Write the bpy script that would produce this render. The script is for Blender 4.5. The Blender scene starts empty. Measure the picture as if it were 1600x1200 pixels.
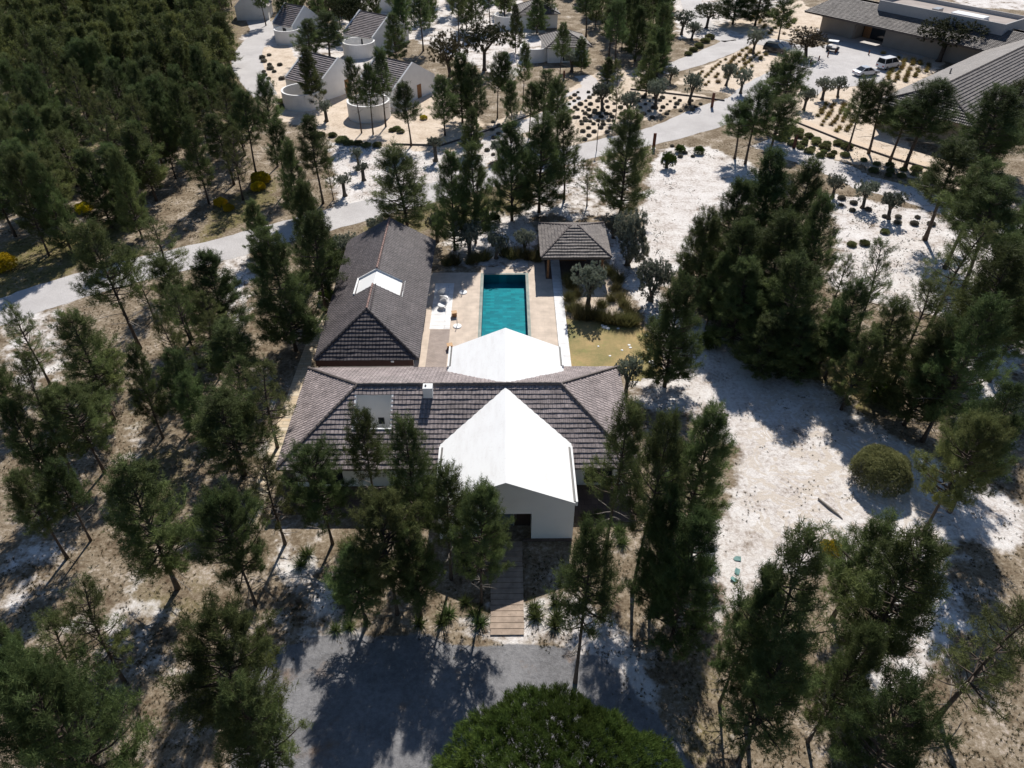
import bpy, math, random
import numpy as np
from mathutils import Vector, Matrix
sc = bpy.context.scene
COL = sc.collection
rnd = random.Random(7)
R = math.radians
# ------------------------------------------------------------------ camera
CAMH, FPX, PITCH, YAW = 40.0, 1148.0, R(39.0), R(-0.47)
cam_d = bpy.data.cameras.new('camera'); cam = bpy.data.objects.new('camera', cam_d); COL.objects.link(cam)
cam.location = (0, 0, CAMH); cam.rotation_euler = (R(90) - PITCH, 0, YAW)
cam_d.sensor_width = 36.0; cam_d.lens = 36.0 * FPX / 1600.0; cam_d.clip_end = 3000.0; cam_d.clip_start = 0.5
sc.camera = cam
# ------------------------------------------------------------------ world, sun, exposure
SUN_TO = Vector((-0.172, -1.007, -1.0)).normalized()      # travel direction of the light
SUN_EL = math.asin(-SUN_TO.z); SUN_AZ = math.atan2(-SUN_TO.x, -SUN_TO.y)
w = bpy.data.worlds.new('World'); sc.world = w; w.use_nodes = True
nt = w.node_tree; bg = nt.nodes['Background']; sky = nt.nodes.new('ShaderNodeTexSky')
sky.sky_type = 'NISHITA'; sky.sun_disc = False; sky.sun_elevation = SUN_EL; sky.sun_rotation = SUN_AZ; sky.ozone_density = 3.5; sky.dust_density = 0.3
nt.links.new(sky.outputs[0], bg.inputs[0]); bg.inputs[1].default_value = 0.07
sd = bpy.data.lights.new('sun', 'SUN'); sd.energy = 4.7; sd.angle = R(0.53); sd.color = (1.0, 0.955, 0.89)
so = bpy.data.objects.new('sun', sd); COL.objects.link(so); so.location = (30, 100, 120)
so.rotation_euler = SUN_TO.to_track_quat('-Z', 'Y').to_euler()
sc.view_settings.view_transform = 'Standard'; sc.view_settings.look = 'None'
sc.view_settings.exposure = 0.28; sc.view_settings.gamma = 1.0
# ------------------------------------------------------------------ survey helper: where a measured spot of the ground lies
_c, _s = math.cos(PITCH), math.sin(PITCH)
_M = Matrix.Rotation(YAW, 3, 'Z')
AX = _M @ Vector((1, 0, 0)); AF = _M @ Vector((0, _c, -_s)); AU = _M @ Vector((0, _s, _c)); CP = Vector((0, 0, CAMH))
def ray(x, y): return AF + AX * ((x - 800) / FPX) - AU * ((y - 600) / FPX)
def P(x, y, z=0.0):
    r = ray(x, y); return CP + r * ((z - CAMH) / r.z)
def onplane(x, y, p0, n):
    r = ray(x, y); return CP + r * ((Vector(p0) - CP).dot(n) / r.dot(n))
def pj(q):
    d = Vector(q) - CP; k = d.dot(AF); return (800 + FPX * d.dot(AX) / k, 600 - FPX * d.dot(AU) / k, k)
def inpoly(x, y, poly):
    c = False; j = len(poly) - 1
    for i in range(len(poly)):
        xi, yi = poly[i][:2]; xj, yj = poly[j][:2]
        if (yi > y) != (yj > y) and x < (xj - xi) * (y - yi) / (yj - yi) + xi: c = not c
        j = i
    return c
# ------------------------------------------------------------------ materials
MATS = {}
def newmat(name):
    m = bpy.data.materials.new(name); m.use_nodes = True; MATS[name] = m
    return m, m.node_tree.nodes, m.node_tree.links, m.node_tree.nodes['Principled BSDF']
def N(ns, t, **k):
    n = ns.new(t)
    for a, b in k.items(): setattr(n, a, b)
    return n
def ramp(ns, stops, interp='LINEAR'):
    n = ns.new('ShaderNodeValToRGB'); e = n.color_ramp.elements; n.color_ramp.interpolation = interp
    while len(e) < len(stops): e.new(0.5)
    for i, (p, c) in enumerate(stops):
        e[i].position = p; e[i].color = (c[0], c[1], c[2], 1) if not isinstance(c, (int, float)) else (c, c, c, 1)
    return n
def simple(name, col, rough=0.7, var=0.12, scale=3.0, bump=0.0, bscale=20.0, metal=0.0, spec=0.3):
    m, ns, ls, b = newmat(name)
    tc = N(ns, 'ShaderNodeTexCoord'); nz = N(ns, 'ShaderNodeTexNoise'); nz.inputs['Scale'].default_value = scale
    nz.inputs['Detail'].default_value = 6
    ls.new(tc.outputs['Object'], nz.inputs['Vector'])
    r = ramp(ns, [(0.3, [c * (1 - var) for c in col]), (0.7, [min(1, c * (1 + var)) for c in col])])
    ls.new(nz.outputs[0], r.inputs[0]); ls.new(r.outputs[0], b.inputs['Base Color'])
    b.inputs['Roughness'].default_value = rough; b.inputs['Metallic'].default_value = metal
    b.inputs['Specular IOR Level'].default_value = spec
    if bump:
        n2 = N(ns, 'ShaderNodeTexNoise'); n2.inputs['Scale'].default_value = bscale; n2.inputs['Detail'].default_value = 4
        ls.new(tc.outputs['Object'], n2.inputs['Vector'])
        bp = N(ns, 'ShaderNodeBump'); bp.inputs['Strength'].default_value = bump; bp.inputs['Distance'].default_value = 0.05
        ls.new(n2.outputs[0], bp.inputs['Height']); ls.new(bp.outputs[0], b.inputs['Normal'])
    return m
def leafmat(name, c1, c2, c3=None, trans=0.25, scale=1.2, tipc=None):
    """foliage: tone varies tree to tree and clump to clump"""
    m, ns, ls, b = newmat(name)
    tc = N(ns, 'ShaderNodeTexCoord'); nz = N(ns, 'ShaderNodeTexNoise'); nz.inputs['Scale'].default_value = scale
    nz.inputs['Detail'].default_value = 5; nz.inputs['Roughness'].default_value = 0.7
    ls.new(tc.outputs['Object'], nz.inputs['Vector'])
    r = ramp(ns, [(0.32, c1), (0.68, c2)]); ls.new(nz.outputs[0], r.inputs[0])
    oi = N(ns, 'ShaderNodeObjectInfo')
    hs = N(ns, 'ShaderNodeHueSaturation')
    mh = N(ns, 'ShaderNodeMapRange'); mh.inputs['To Min'].default_value = 0.475; mh.inputs['To Max'].default_value = 0.515
    mv = N(ns, 'ShaderNodeMapRange'); mv.inputs['To Min'].default_value = 0.68; mv.inputs['To Max'].default_value = 1.35
    ml = N(ns, 'ShaderNodeMath', operation='MULTIPLY'); ml.inputs[1].default_value = 7.31
    fr = N(ns, 'ShaderNodeMath', operation='FRACT')
    ls.new(oi.outputs['Random'], mh.inputs[0]); ls.new(oi.outputs['Random'], ml.inputs[0]); ls.new(ml.outputs[0], fr.inputs[0])
    ls.new(fr.outputs[0], mv.inputs[0]); ls.new(mh.outputs[0], hs.inputs['Hue']); ls.new(mv.outputs[0], hs.inputs['Value'])
    nb = N(ns, 'ShaderNodeTexNoise'); nb.inputs['Scale'].default_value = 0.16; nb.inputs['Detail'].default_value = 2; ls.new(tc.outputs['Object'], nb.inputs['Vector'])
    rb = ramp(ns, [(0.36, (0.62, 0.60, 0.62)), (0.5, (1, 1, 1)), (0.64, (1.45, 1.30, 1.2))]); ls.new(nb.outputs[0], rb.inputs[0])
    mb_ = N(ns, 'ShaderNodeMixRGB', blend_type='MULTIPLY'); mb_.inputs[0].default_value = 1; ls.new(r.outputs[0], mb_.inputs[1]); ls.new(rb.outputs[0], mb_.inputs[2])
    ls.new(mb_.outputs[0], hs.inputs['Color']); ls.new(hs.outputs[0], b.inputs['Base Color'])
    b.inputs['Roughness'].default_value = 0.6; b.inputs['Specular IOR Level'].default_value = 0.10
    tr = N(ns, 'ShaderNodeBsdfTranslucent'); mx = N(ns, 'ShaderNodeMixShader'); mx.inputs[0].default_value = trans
    out = ns['Material Output']
    ls.new(hs.outputs[0], tr.inputs[0]); ls.new(b.outputs[0], mx.inputs[1]); ls.new(tr.outputs[0], mx.inputs[2]); ls.new(mx.outputs[0], out.inputs[0])
    return m
PINE = leafmat('pine_needles', (0.062, 0.095, 0.034), (0.175, 0.225, 0.082), trans=0.34)
PINE_L = leafmat('light_pine_needles', (0.095, 0.125, 0.045), (0.185, 0.215, 0.080), trans=0.35)
UMB = leafmat('umbrella_pine_needles', (0.085, 0.125, 0.028), (0.20, 0.265, 0.065), trans=0.35, scale=1.3)
OLIVE = leafmat('olive_leaves', (0.14, 0.16, 0.115), (0.25, 0.27, 0.21), trans=0.2, scale=2)
SHRUBM = leafmat('broom_shrub_leaves', (0.13, 0.145, 0.060), (0.25, 0.26, 0.12), trans=0.3, scale=2)
OAKM = leafmat('oak_leaves', (0.040, 0.050, 0.020), (0.08, 0.085, 0.035), trans=0.15, scale=1.5)
BROWNLEAF = leafmat('brownish_leaves', (0.07, 0.062, 0.028), (0.12, 0.10, 0.05), trans=0.15, scale=1.5)
GORSE = leafmat('yellow_gorse', (0.50, 0.42, 0.02), (0.85, 0.68, 0.03), trans=0.2, scale=2.5)
GRASSM = leafmat('ornamental_grass', (0.11, 0.12, 0.045), (0.22, 0.20, 0.09), trans=0.25, scale=2.5)
TUFTM = leafmat('dry_tuft_grass', (0.16, 0.14, 0.045), (0.32, 0.25, 0.09), trans=0.3, scale=2.5)
LAVM = leafmat('lavender_cushion', (0.17, 0.165, 0.14), (0.32, 0.30, 0.24), trans=0.3, scale=2.5)
GREENC = leafmat('green_cushion_shrub', (0.14, 0.165, 0.065), (0.27, 0.29, 0.13), trans=0.3, scale=2.5)
FRESH = leafmat('fresh_green_leaves', (0.07, 0.12, 0.02), (0.14, 0.20, 0.045), trans=0.25, scale=2.5)
GCOV = leafmat('low_dry_plants', (0.06, 0.065, 0.025), (0.15, 0.13, 0.06), trans=0.2, scale=0.35)
BARK = simple('pine_bark', (0.085, 0.065, 0.052), 0.9, 0.35, 5, 0.6, 25)
DEADW = simple('dead_branch', (0.26, 0.23, 0.20), 0.9, 0.2, 5)
OLBARK = simple('olive_bark', (0.10, 0.085, 0.07), 0.9, 0.3, 6, 0.8, 18)
WHITE = simple('white_render', (0.80, 0.795, 0.78), 0.85, 0.03, 0.8, 0.05, 30)
CREAMW = simple('cottage_render', (0.80, 0.79, 0.77), 0.85, 0.05, 0.8, 0.05, 30)
TAUPE = simple('taupe_render', (0.30, 0.27, 0.24), 0.85, 0.06, 0.6, 0.05, 30)
BROWNF = simple('brown_fascia', (0.055, 0.022, 0.018), 0.6, 0.15, 3)
FASC = simple('grey_fascia', (0.10, 0.085, 0.08), 0.7, 0.15, 3)
CAPM = simple('ridge_tile', (0.15, 0.125, 0.115), 0.75, 0.25, 4, 0.3, 20)
CAPR = simple('reddish_ridge_tile', (0.24, 0.15, 0.13), 0.75, 0.2, 4, 0.3, 20)
DARKM = simple('dark_gutter_metal', (0.03, 0.028, 0.028), 0.5, 0.1, 3)
WOOD = simple('warm_wood', (0.26, 0.13, 0.06), 0.6, 0.25, 6)
DOORW = simple('dark_wood_door', (0.045, 0.028, 0.022), 0.55, 0.2, 5)
GLASSD = simple('dark_window_glass', (0.02, 0.025, 0.03), 0.08, 0.1, 1, spec=0.6)
GLASSB = simple('pale_reflecting_glass', (0.10, 0.13, 0.16), 0.1, 0.1, 1, spec=0.6)
CORTEN = simple('rusty_steel', (0.14, 0.055, 0.035), 0.8, 0.3, 6)
PLASTW = simple('white_plastic', (0.8, 0.8, 0.79), 0.4, 0.02)
METALG = simple('grey_metal', (0.3, 0.3, 0.31), 0.35, 0.05, metal=0.6)
RUBBER = simple('tyre_rubber', (0.02, 0.02, 0.02), 0.8, 0.1)
CARW = simple('white_car_paint', (0.75, 0.75, 0.76), 0.25, 0.02, spec=0.6)
CARS = simple('silver_car_paint', (0.50, 0.53, 0.58), 0.28, 0.02, metal=0.4, spec=0.6)
CARD = simple('dark_car_paint', (0.02, 0.024, 0.032), 0.2, 0.02, spec=0.7)
LAMPR = simple('red_lamp_glass', (0.35, 0.02, 0.02), 0.3, 0.05)
LAMPW = simple('clear_lamp_glass', (0.7, 0.7, 0.72), 0.2, 0.05)
TEAL = simple('faded_teal_plastic', (0.16, 0.30, 0.28), 0.5, 0.1)
BOARD = None
def roofmat(name, c1, c2, mortar):
    m, ns, ls, b = newmat(name)
    uv = N(ns, 'ShaderNodeUVMap'); mp = N(ns, 'ShaderNodeMapping')
    ls.new(uv.outputs[0], mp.inputs[0])
    br = N(ns, 'ShaderNodeTexBrick'); br.offset = 0.5
    br.inputs['Scale'].default_value = 1.0; br.inputs['Brick Width'].default_value = 0.30; br.inputs['Row Height'].default_value = 0.37
    br.inputs['Mortar Size'].default_value = 0.014; br.inputs['Mortar Smooth'].default_value = 0.4; br.inputs['Bias'].default_value = 0.0
    br.inputs['Color1'].default_value = (*c1, 1); br.inputs['Color2'].default_value = (*c2, 1); br.inputs['Mortar'].default_value = (*mortar, 1)
    ls.new(mp.outputs[0], br.inputs['Vector'])
    tc = N(ns, 'ShaderNodeTexCoord')
    nz = N(ns, 'ShaderNodeTexNoise'); nz.inputs['Scale'].default_value = 0.55; nz.inputs['Detail'].default_value = 8; nz.inputs['Roughness'].default_value = 0.7
    ls.new(tc.outputs['Object'], nz.inputs['Vector'])
    rr = ramp(ns, [(0.3, 0.70), (0.7, 1.25)]); ls.new(nz.outputs[0], rr.inputs[0])
    n3 = N(ns, 'ShaderNodeTexNoise'); n3.inputs['Scale'].default_value = 9; n3.inputs['Detail'].default_value = 3
    ls.new(tc.outputs['Object'], n3.inputs['Vector'])
    r3 = ramp(ns, [(0.35, 0.8), (0.65, 1.2)]); ls.new(n3.outputs[0], r3.inputs[0])
    mx = N(ns, 'ShaderNodeMixRGB', blend_type='MULTIPLY'); mx.inputs[0].default_value = 1
    mx2 = N(ns, 'ShaderNodeMixRGB', blend_type='MULTIPLY'); mx2.inputs[0].default_value = 1
    ls.new(br.outputs[0], mx.inputs[1]); ls.new(rr.outputs[0], mx.inputs[2]); ls.new(mx.outputs[0], mx2.inputs[1]); ls.new(r3.outputs[0], mx2.inputs[2])
    ls.new(mx2.outputs[0], b.inputs['Base Color'])
    b.inputs['Roughness'].default_value = 0.62; b.inputs['Specular IOR Level'].default_value = 0.35
    wv = N(ns, 'ShaderNodeTexWave'); wv.wave_type = 'BANDS'; wv.bands_direction = 'X'; wv.inputs['Scale'].default_value = 1.06
    wv.inputs['Distortion'].default_value = 0.4
    ls.new(mp.outputs[0], wv.inputs['Vector'])
    bp = N(ns, 'ShaderNodeBump'); bp.inputs['Strength'].default_value = 0.9; bp.inputs['Distance'].default_value = 0.06
    b2 = N(ns, 'ShaderNodeBump'); b2.inputs['Strength'].default_value = 0.5; b2.inputs['Distance'].default_value = 0.02
    ls.new(wv.outputs[0], bp.inputs['Height']); ls.new(n3.outputs[0], b2.inputs['Height']); ls.new(bp.outputs[0], b2.inputs['Normal']); ls.new(b2.outputs[0], b.inputs['Normal'])
    return m
ROOF = roofmat('grey_brown_roof_tiles', (0.345, 0.290, 0.280), (0.245, 0.205, 0.198), (0.08, 0.068, 0.068))
ROOFD = roofmat('dark_roof_tiles', (0.118, 0.101, 0.103), (0.082, 0.071, 0.074), (0.028, 0.025, 0.026))
ROOFL = roofmat('light_grey_roof_tiles', (0.20, 0.175, 0.16), (0.14, 0.122, 0.115), (0.06, 0.05, 0.05))
def whiteroof():
    m, ns, ls, b = newmat('white_roof_membrane')
    tc = N(ns, 'ShaderNodeTexCoord'); mp = N(ns, 'ShaderNodeMapping'); mp.inputs['Scale'].default_value = (1.6, .35, 1); ls.new(tc.outputs['Object'], mp.inputs[0])
    n = N(ns, 'ShaderNodeTexNoise'); n.inputs['Scale'].default_value = 1.3; n.inputs['Detail'].default_value = 10; n.inputs['Roughness'].default_value = .72; ls.new(mp.outputs[0], n.inputs['Vector'])
    r = ramp(ns, [(0.34, (0.72, 0.71, 0.695)), (0.45, (0.77, 0.765, 0.755)), (0.56, (0.80, 0.80, 0.79))]); ls.new(n.outputs[0], r.inputs[0])
    n2 = N(ns, 'ShaderNodeTexNoise'); n2.inputs['Scale'].default_value = 6; n2.inputs['Detail'].default_value = 8; ls.new(tc.outputs['Object'], n2.inputs['Vector'])
    r2 = ramp(ns, [(0.33, (0.45, 0.40, 0.34)), (0.38, (1, 1, 1))]); ls.new(n2.outputs[0], r2.inputs[0])
    x = N(ns, 'ShaderNodeMixRGB', blend_type='MULTIPLY'); x.inputs[0].default_value = .12; ls.new(r.outputs[0], x.inputs[1]); ls.new(r2.outputs[0], x.inputs[2]); ls.new(x.outputs[0], b.inputs['Base Color'])
    b.inputs['Roughness'].default_value = .8
    return m
WROOF = whiteroof()
def strips(name, c1, c2, gap, width, row, rough=0.8, off=0.5, gs=0.012):
    m, ns, ls, b = newmat(name)
    tc = N(ns, 'ShaderNodeTexCoord')
    br = N(ns, 'ShaderNodeTexBrick'); br.offset = off
    br.inputs['Scale'].default_value = 1.0; br.inputs['Brick Width'].default_value = width; br.inputs['Row Height'].default_value = row
    br.inputs['Mortar Size'].default_value = gs; br.inputs['Mortar Smooth'].default_value = 0.3
    br.inputs['Color1'].default_value = (*c1, 1); br.inputs['Color2'].default_value = (*c2, 1); br.inputs['Mortar'].default_value = (*gap, 1)
    ls.new(tc.outputs['Object'], br.inputs['Vector'])
    nz = N(ns, 'ShaderNodeTexNoise'); nz.inputs['Scale'].default_value = 1.1; nz.inputs['Detail'].default_value = 8
    ls.new(tc.outputs['Object'], nz.inputs['Vector']); rr = ramp(ns, [(0.3, 0.85), (0.7, 1.12)]); ls.new(nz.outputs[0], rr.inputs[0])
    mx = N(ns, 'ShaderNodeMixRGB', blend_type='MULTIPLY'); mx.inputs[0].default_value = 1
    ls.new(br.outputs[0], mx.inputs[1]); ls.new(rr.outputs[0], mx.inputs[2]); ls.new(mx.outputs[0], b.inputs['Base Color'])
    b.inputs['Roughness'].default_value = rough; b.inputs['Specular IOR Level'].default_value = 0.08
    return m
DECKM = strips('beige_deck_paving', (0.63, 0.525, 0.43), (0.60, 0.50, 0.41), (0.46, 0.38, 0.31), 1.2, 0.6, off=0.5, gs=0.008)
PAVEB = strips('brown_grey_paving', (0.40, 0.33, 0.29), (0.34, 0.285, 0.255), (0.28, 0.23, 0.20), 0.30, 0.15)
PAVEW = strips('white_slab_paving', (0.82, 0.81, 0.80), (0.78, 0.77, 0.76), (0.42, 0.40, 0.38), 3.0, 0.62, gs=0.016)
PATHM = strips('cream_brick_path', (0.56, 0.44, 0.30), (0.66, 0.57, 0.44), (0.32, 0.27, 0.21), 2.6, 0.36, gs=0.02)
COPE = strips('green_grey_coping', (0.27, 0.31, 0.28), (0.34, 0.37, 0.33), (0.18, 0.21, 0.19), 0.6, 0.6)
POOLT = strips('teal_pool_tiles', (0.003, 0.150, 0.185), (0.010, 0.250, 0.280), (0.004, 0.14, 0.17), 0.85, 0.30, 0.5, gs=0.01)
BOARD = strips('weathered_boards', (0.42, 0.33, 0.26), (0.34, 0.27, 0.215), (0.05, 0.04, 0.03), 6.0, 0.42, gs=0.022)
TERR = strips('brown_terrace_tiles', (0.16, 0.115, 0.095), (0.13, 0.095, 0.08), (0.08, 0.06, 0.05), 0.5, 0.5)
def watermat():
    m, ns, ls, b = newmat('pool_water')
    ns.remove(b); out = ns['Material Output']
    t = N(ns, 'ShaderNodeBsdfTransparent'); t.inputs[0].default_value = (0.55, 0.95, 0.98, 1)
    g = N(ns, 'ShaderNodeBsdfGlossy'); g.inputs['Roughness'].default_value = 0.03
    f = N(ns, 'ShaderNodeFresnel'); f.inputs[0].default_value = 1.33
    nz = N(ns, 'ShaderNodeTexNoise'); nz.inputs['Scale'].default_value = 2.5; nz.inputs['Detail'].default_value = 2
    tc = N(ns, 'ShaderNodeTexCoord'); ls.new(tc.outputs['Object'], nz.inputs['Vector'])
    bp = N(ns, 'ShaderNodeBump'); bp.inputs['Strength'].default_value = 0.12; bp.inputs['Distance'].default_value = 0.05
    ls.new(nz.outputs[0], bp.inputs['Height']); ls.new(bp.outputs[0], g.inputs['Normal']); ls.new(bp.outputs[0], f.inputs['Normal'])
    mx = N(ns, 'ShaderNodeMixShader'); hf = N(ns, 'ShaderNodeMath', operation='MULTIPLY'); hf.inputs[1].default_value = 0.25; ls.new(f.outputs[0], hf.inputs[0]); ls.new(hf.outputs[0], mx.inputs[0]); ls.new(t.outputs[0], mx.inputs[1]); ls.new(g.outputs[0], mx.inputs[2]); ls.new(mx.outputs[0], out.inputs[0])
    return m
WATER = watermat()
def roadmat(name, c, c2, spots=None):
    m, ns, ls, b = newmat(name)
    tc = N(ns, 'ShaderNodeTexCoord')
    nz = N(ns, 'ShaderNodeTexNoise'); nz.inputs['Scale'].default_value = 0.22; nz.inputs['Detail'].default_value = 9; nz.inputs['Roughness'].default_value = 0.65
    ls.new(tc.outputs['Object'], nz.inputs['Vector'])
    r = ramp(ns, [(0.33, c), (0.67, c2)]); ls.new(nz.outputs[0], r.inputs[0]); last = r
    if spots:
        n3 = N(ns, 'ShaderNodeTexNoise'); n3.inputs['Scale'].default_value = 0.45; n3.inputs['Detail'].default_value = 7; n3.inputs['Roughness'].default_value = 0.6
        mp = N(ns, 'ShaderNodeMapping'); mp.inputs['Location'].default_value = (7, 3, 1); ls.new(tc.outputs['Object'], mp.inputs[0]); ls.new(mp.outputs[0], n3.inputs['Vector'])
        r3 = ramp(ns, [(0.57, 0.0), (0.70, 0.8)]); ls.new(n3.outputs[0], r3.inputs[0])
        mx = N(ns, 'ShaderNodeMixRGB'); ls.new(r3.outputs[0], mx.inputs[0]); ls.new(r.outputs[0], mx.inputs[1]); mx.inputs[2].default_value = (*spots, 1); last = mx
    n2 = N(ns, 'ShaderNodeTexNoise'); n2.inputs['Scale'].default_value = 14; n2.inputs['Detail'].default_value = 4
    ls.new(tc.outputs['Object'], n2.inputs['Vector']); r2 = ramp(ns, [(0.35, 0.78), (0.65, 1.2)]); ls.new(n2.outputs[0], r2.inputs[0])
    m2 = N(ns, 'ShaderNodeMixRGB', blend_type='MULTIPLY'); m2.inputs[0].default_value = 1
    ls.new(last.outputs[0], m2.inputs[1]); ls.new(r2.outputs[0], m2.inputs[2]); ls.new(m2.outputs[0], b.inputs['Base Color'])
    b.inputs['Roughness'].default_value = 0.9
    bp = N(ns, 'ShaderNodeBump'); bp.inputs['Strength'].default_value = 0.5; bp.inputs['Distance'].default_value = 0.03
    ls.new(n2.outputs[0], bp.inputs['Height']); ls.new(bp.outputs[0], b.inputs['Normal'])
    return m
ROADM = roadmat('pale_road', (0.42, 0.395, 0.385), (0.53, 0.505, 0.49))
GRAVM = roadmat('grey_gravel', (0.17, 0.168, 0.178), (0.235, 0.23, 0.24), (0.24, 0.18, 0.14))
SANDP = roadmat('pale_sand_track', (0.50, 0.46, 0.44), (0.60, 0.56, 0.53))
CREAMP = roadmat('cream_gravel_path', (0.60, 0.46, 0.34), (0.66, 0.53, 0.40))
LAWNM = roadmat('yellow_green_lawn', (0.12, 0.14, 0.04), (0.46, 0.31, 0.14), (0.23, 0.25, 0.07))
def groundmat():
    m, ns, ls, b = newmat('sandy_ground')
    tc = N(ns, 'ShaderNodeTexCoord')
    def noise(scale, det=8, rough=0.62, loc=(0, 0, 0)):
        mp = N(ns, 'ShaderNodeMapping'); mp.inputs['Location'].default_value = loc
        n = N(ns, 'ShaderNodeTexNoise'); n.inputs['Scale'].default_value = scale; n.inputs['Detail'].default_value = det; n.inputs['Roughness'].default_value = rough
        ls.new(tc.outputs['Object'], mp.inputs[0]); ls.new(mp.outputs[0], n.inputs['Vector']); return n
    def mix(f, a, bb, bt='MIX'):
        x = N(ns, 'ShaderNodeMixRGB', blend_type=bt)
        for i, v in enumerate((f, a, bb)):
            if isinstance(v, (int, float)): x.inputs[i].default_value = v
            elif isinstance(v, tuple): x.inputs[i].default_value = (*v, 1)
            else: ls.new(v, x.inputs[i])
        return x.outputs[0]
    def edge(attr, nz, amp=1.1, lo=0.42, hi=0.58):
        a = N(ns, 'ShaderNodeAttribute'); a.attribute_name = attr
        s = N(ns, 'ShaderNodeMath', operation='SUBTRACT'); ls.new(nz.outputs[0], s.inputs[0]); s.inputs[1].default_value = 0.5
        u = N(ns, 'ShaderNodeMath', operation='MULTIPLY_ADD'); ls.new(s.outputs[0], u.inputs[0]); u.inputs[1].default_value = amp; ls.new(a.outputs['Fac'], u.inputs[2])
        r = ramp(ns, [(lo, 0.0), (hi, 1.0)]); ls.new(u.outputs[0], r.inputs[0]); return r.outputs[0]
    big = noise(0.12, 9, 0.6); mid = noise(0.45, 9, 0.65, (5, 9, 0)); fine = noise(3.2, 8, 0.75, (3, 1, 0)); vf = noise(13, 5, 0.7, (9, 9, 0))
    # needle litter over sand
    rl = ramp(ns, [(0.37, (0.095, 0.062, 0.040)), (0.46, (0.190, 0.146, 0.098)), (0.53, (0.285, 0.230, 0.165)), (0.61, (0.52, 0.44, 0.37))])
    a1 = N(ns, 'ShaderNodeMath', operation='MULTIPLY_ADD'); ls.new(fine.outputs[0], a1.inputs[0]); a1.inputs[1].default_value = 0.55
    a2 = N(ns, 'ShaderNodeMath', operation='MULTIPLY'); ls.new(mid.outputs[0], a2.inputs[0]); a2.inputs[1].default_value = 0.45; ls.new(a2.outputs[0], a1.inputs[2])
    ls.new(a1.outputs[0], rl.inputs[0])
    litter = rl.outputs[0]
    # white sand with grey, raked crust shapes
    rw = ramp(ns, [(0.38, (0.30, 0.245, 0.20)), (0.45, (0.54, 0.48, 0.44)), (0.51, (0.68, 0.635, 0.60)), (0.60, (0.78, 0.745, 0.715))])
    ls.new(a1.outputs[0], rw.inputs[0])
    rip = noise(0.7, 3, 0.5, (2, 2, 2)); rip.inputs['Distortion'].default_value = 1.6
    rr = ramp(ns, [(0.50, 0.0), (0.53, 1.0), (0.62, 1.0), (0.65, 0.0)]); ls.new(rip.outputs[0], rr.inputs[0])
    at = N(ns, 'ShaderNodeAttribute'); at.attribute_name = 'crust'
    rm = N(ns, 'ShaderNodeMath', operation='MULTIPLY'); ls.new(rr.outputs[0], rm.inputs[0]); ls.new(at.outputs['Fac'], rm.inputs[1])
    white = mix(rm.outputs[0], rw.outputs[0], (0.60, 0.53, 0.46))
    spk = ramp(ns, [(0.33, 1.0), (0.40, 0.0)]); ls.new(vf.outputs[0], spk.inputs[0])
    white = mix(spk.outputs[0], white, (0.22, 0.17, 0.13))
    rc = ramp(ns, [(0.40, (0.46, 0.36, 0.27)), (0.48, (0.62, 0.51, 0.40)), (0.6, (0.74, 0.63, 0.52))]); ls.new(a1.outputs[0], rc.inputs[0])
    rg = ramp(ns, [(0.38, (0.075, 0.068, 0.030)), (0.48, (0.15, 0.135, 0.05)), (0.54, (0.21, 0.165, 0.085)), (0.62, (0.30, 0.24, 0.17))]); ls.new(a1.outputs[0], rg.inputs[0])
    col = mix(edge('green', mid, 2.2, 0.35, 0.75), litter, rg.outputs[0])
    col = mix(edge('white', mid, 2.4, 0.34, 0.72), col, white)
    col = mix(edge('cream', mid, 1.6, 0.36, 0.62), col, rc.outputs[0])
    rgv = ramp(ns, [(0.40, (0.15, 0.147, 0.15)), (0.5, (0.21, 0.207, 0.212)), (0.6, (0.27, 0.265, 0.27))]); ls.new(a1.outputs[0], rgv.inputs[0])
    pn = noise(0.35, 6, 0.6, (11, 4, 0)); pr = ramp(ns, [(0.58, 0.0), (0.68, 0.85)]); ls.new(pn.outputs[0], pr.inputs[0])
    gv = mix(pr.outputs[0], rgv.outputs[0], (0.22, 0.16, 0.12))
    gsp = ramp(ns, [(0.60, 0.0), (0.68, 0.7)]); ls.new(vf.outputs[0], gsp.inputs[0]); gv = mix(gsp.outputs[0], gv, (0.42, 0.41, 0.41))
    col = mix(edge('gravel', mid, 0.8, 0.44, 0.56), col, gv)
    ls.new(col, b.inputs['Base Color']); b.inputs['Roughness'].default_value = 0.95; b.inputs['Specular IOR Level'].default_value = 0.1
    bp = N(ns, 'ShaderNodeBump'); bp.inputs['Strength'].default_value = 0.7; bp.inputs['Distance'].default_value = 0.12
    b2 = N(ns, 'ShaderNodeBump'); b2.inputs['Strength'].default_value = 0.7; b2.inputs['Distance'].default_value = 0.04
    ls.new(fine.outputs[0], bp.inputs['Height']); ls.new(vf.outputs[0], b2.inputs['Height']); ls.new(bp.outputs[0], b2.inputs['Normal']); ls.new(b2.outputs[0], b.inputs['Normal'])
    return m
GROUND = groundmat()
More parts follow.
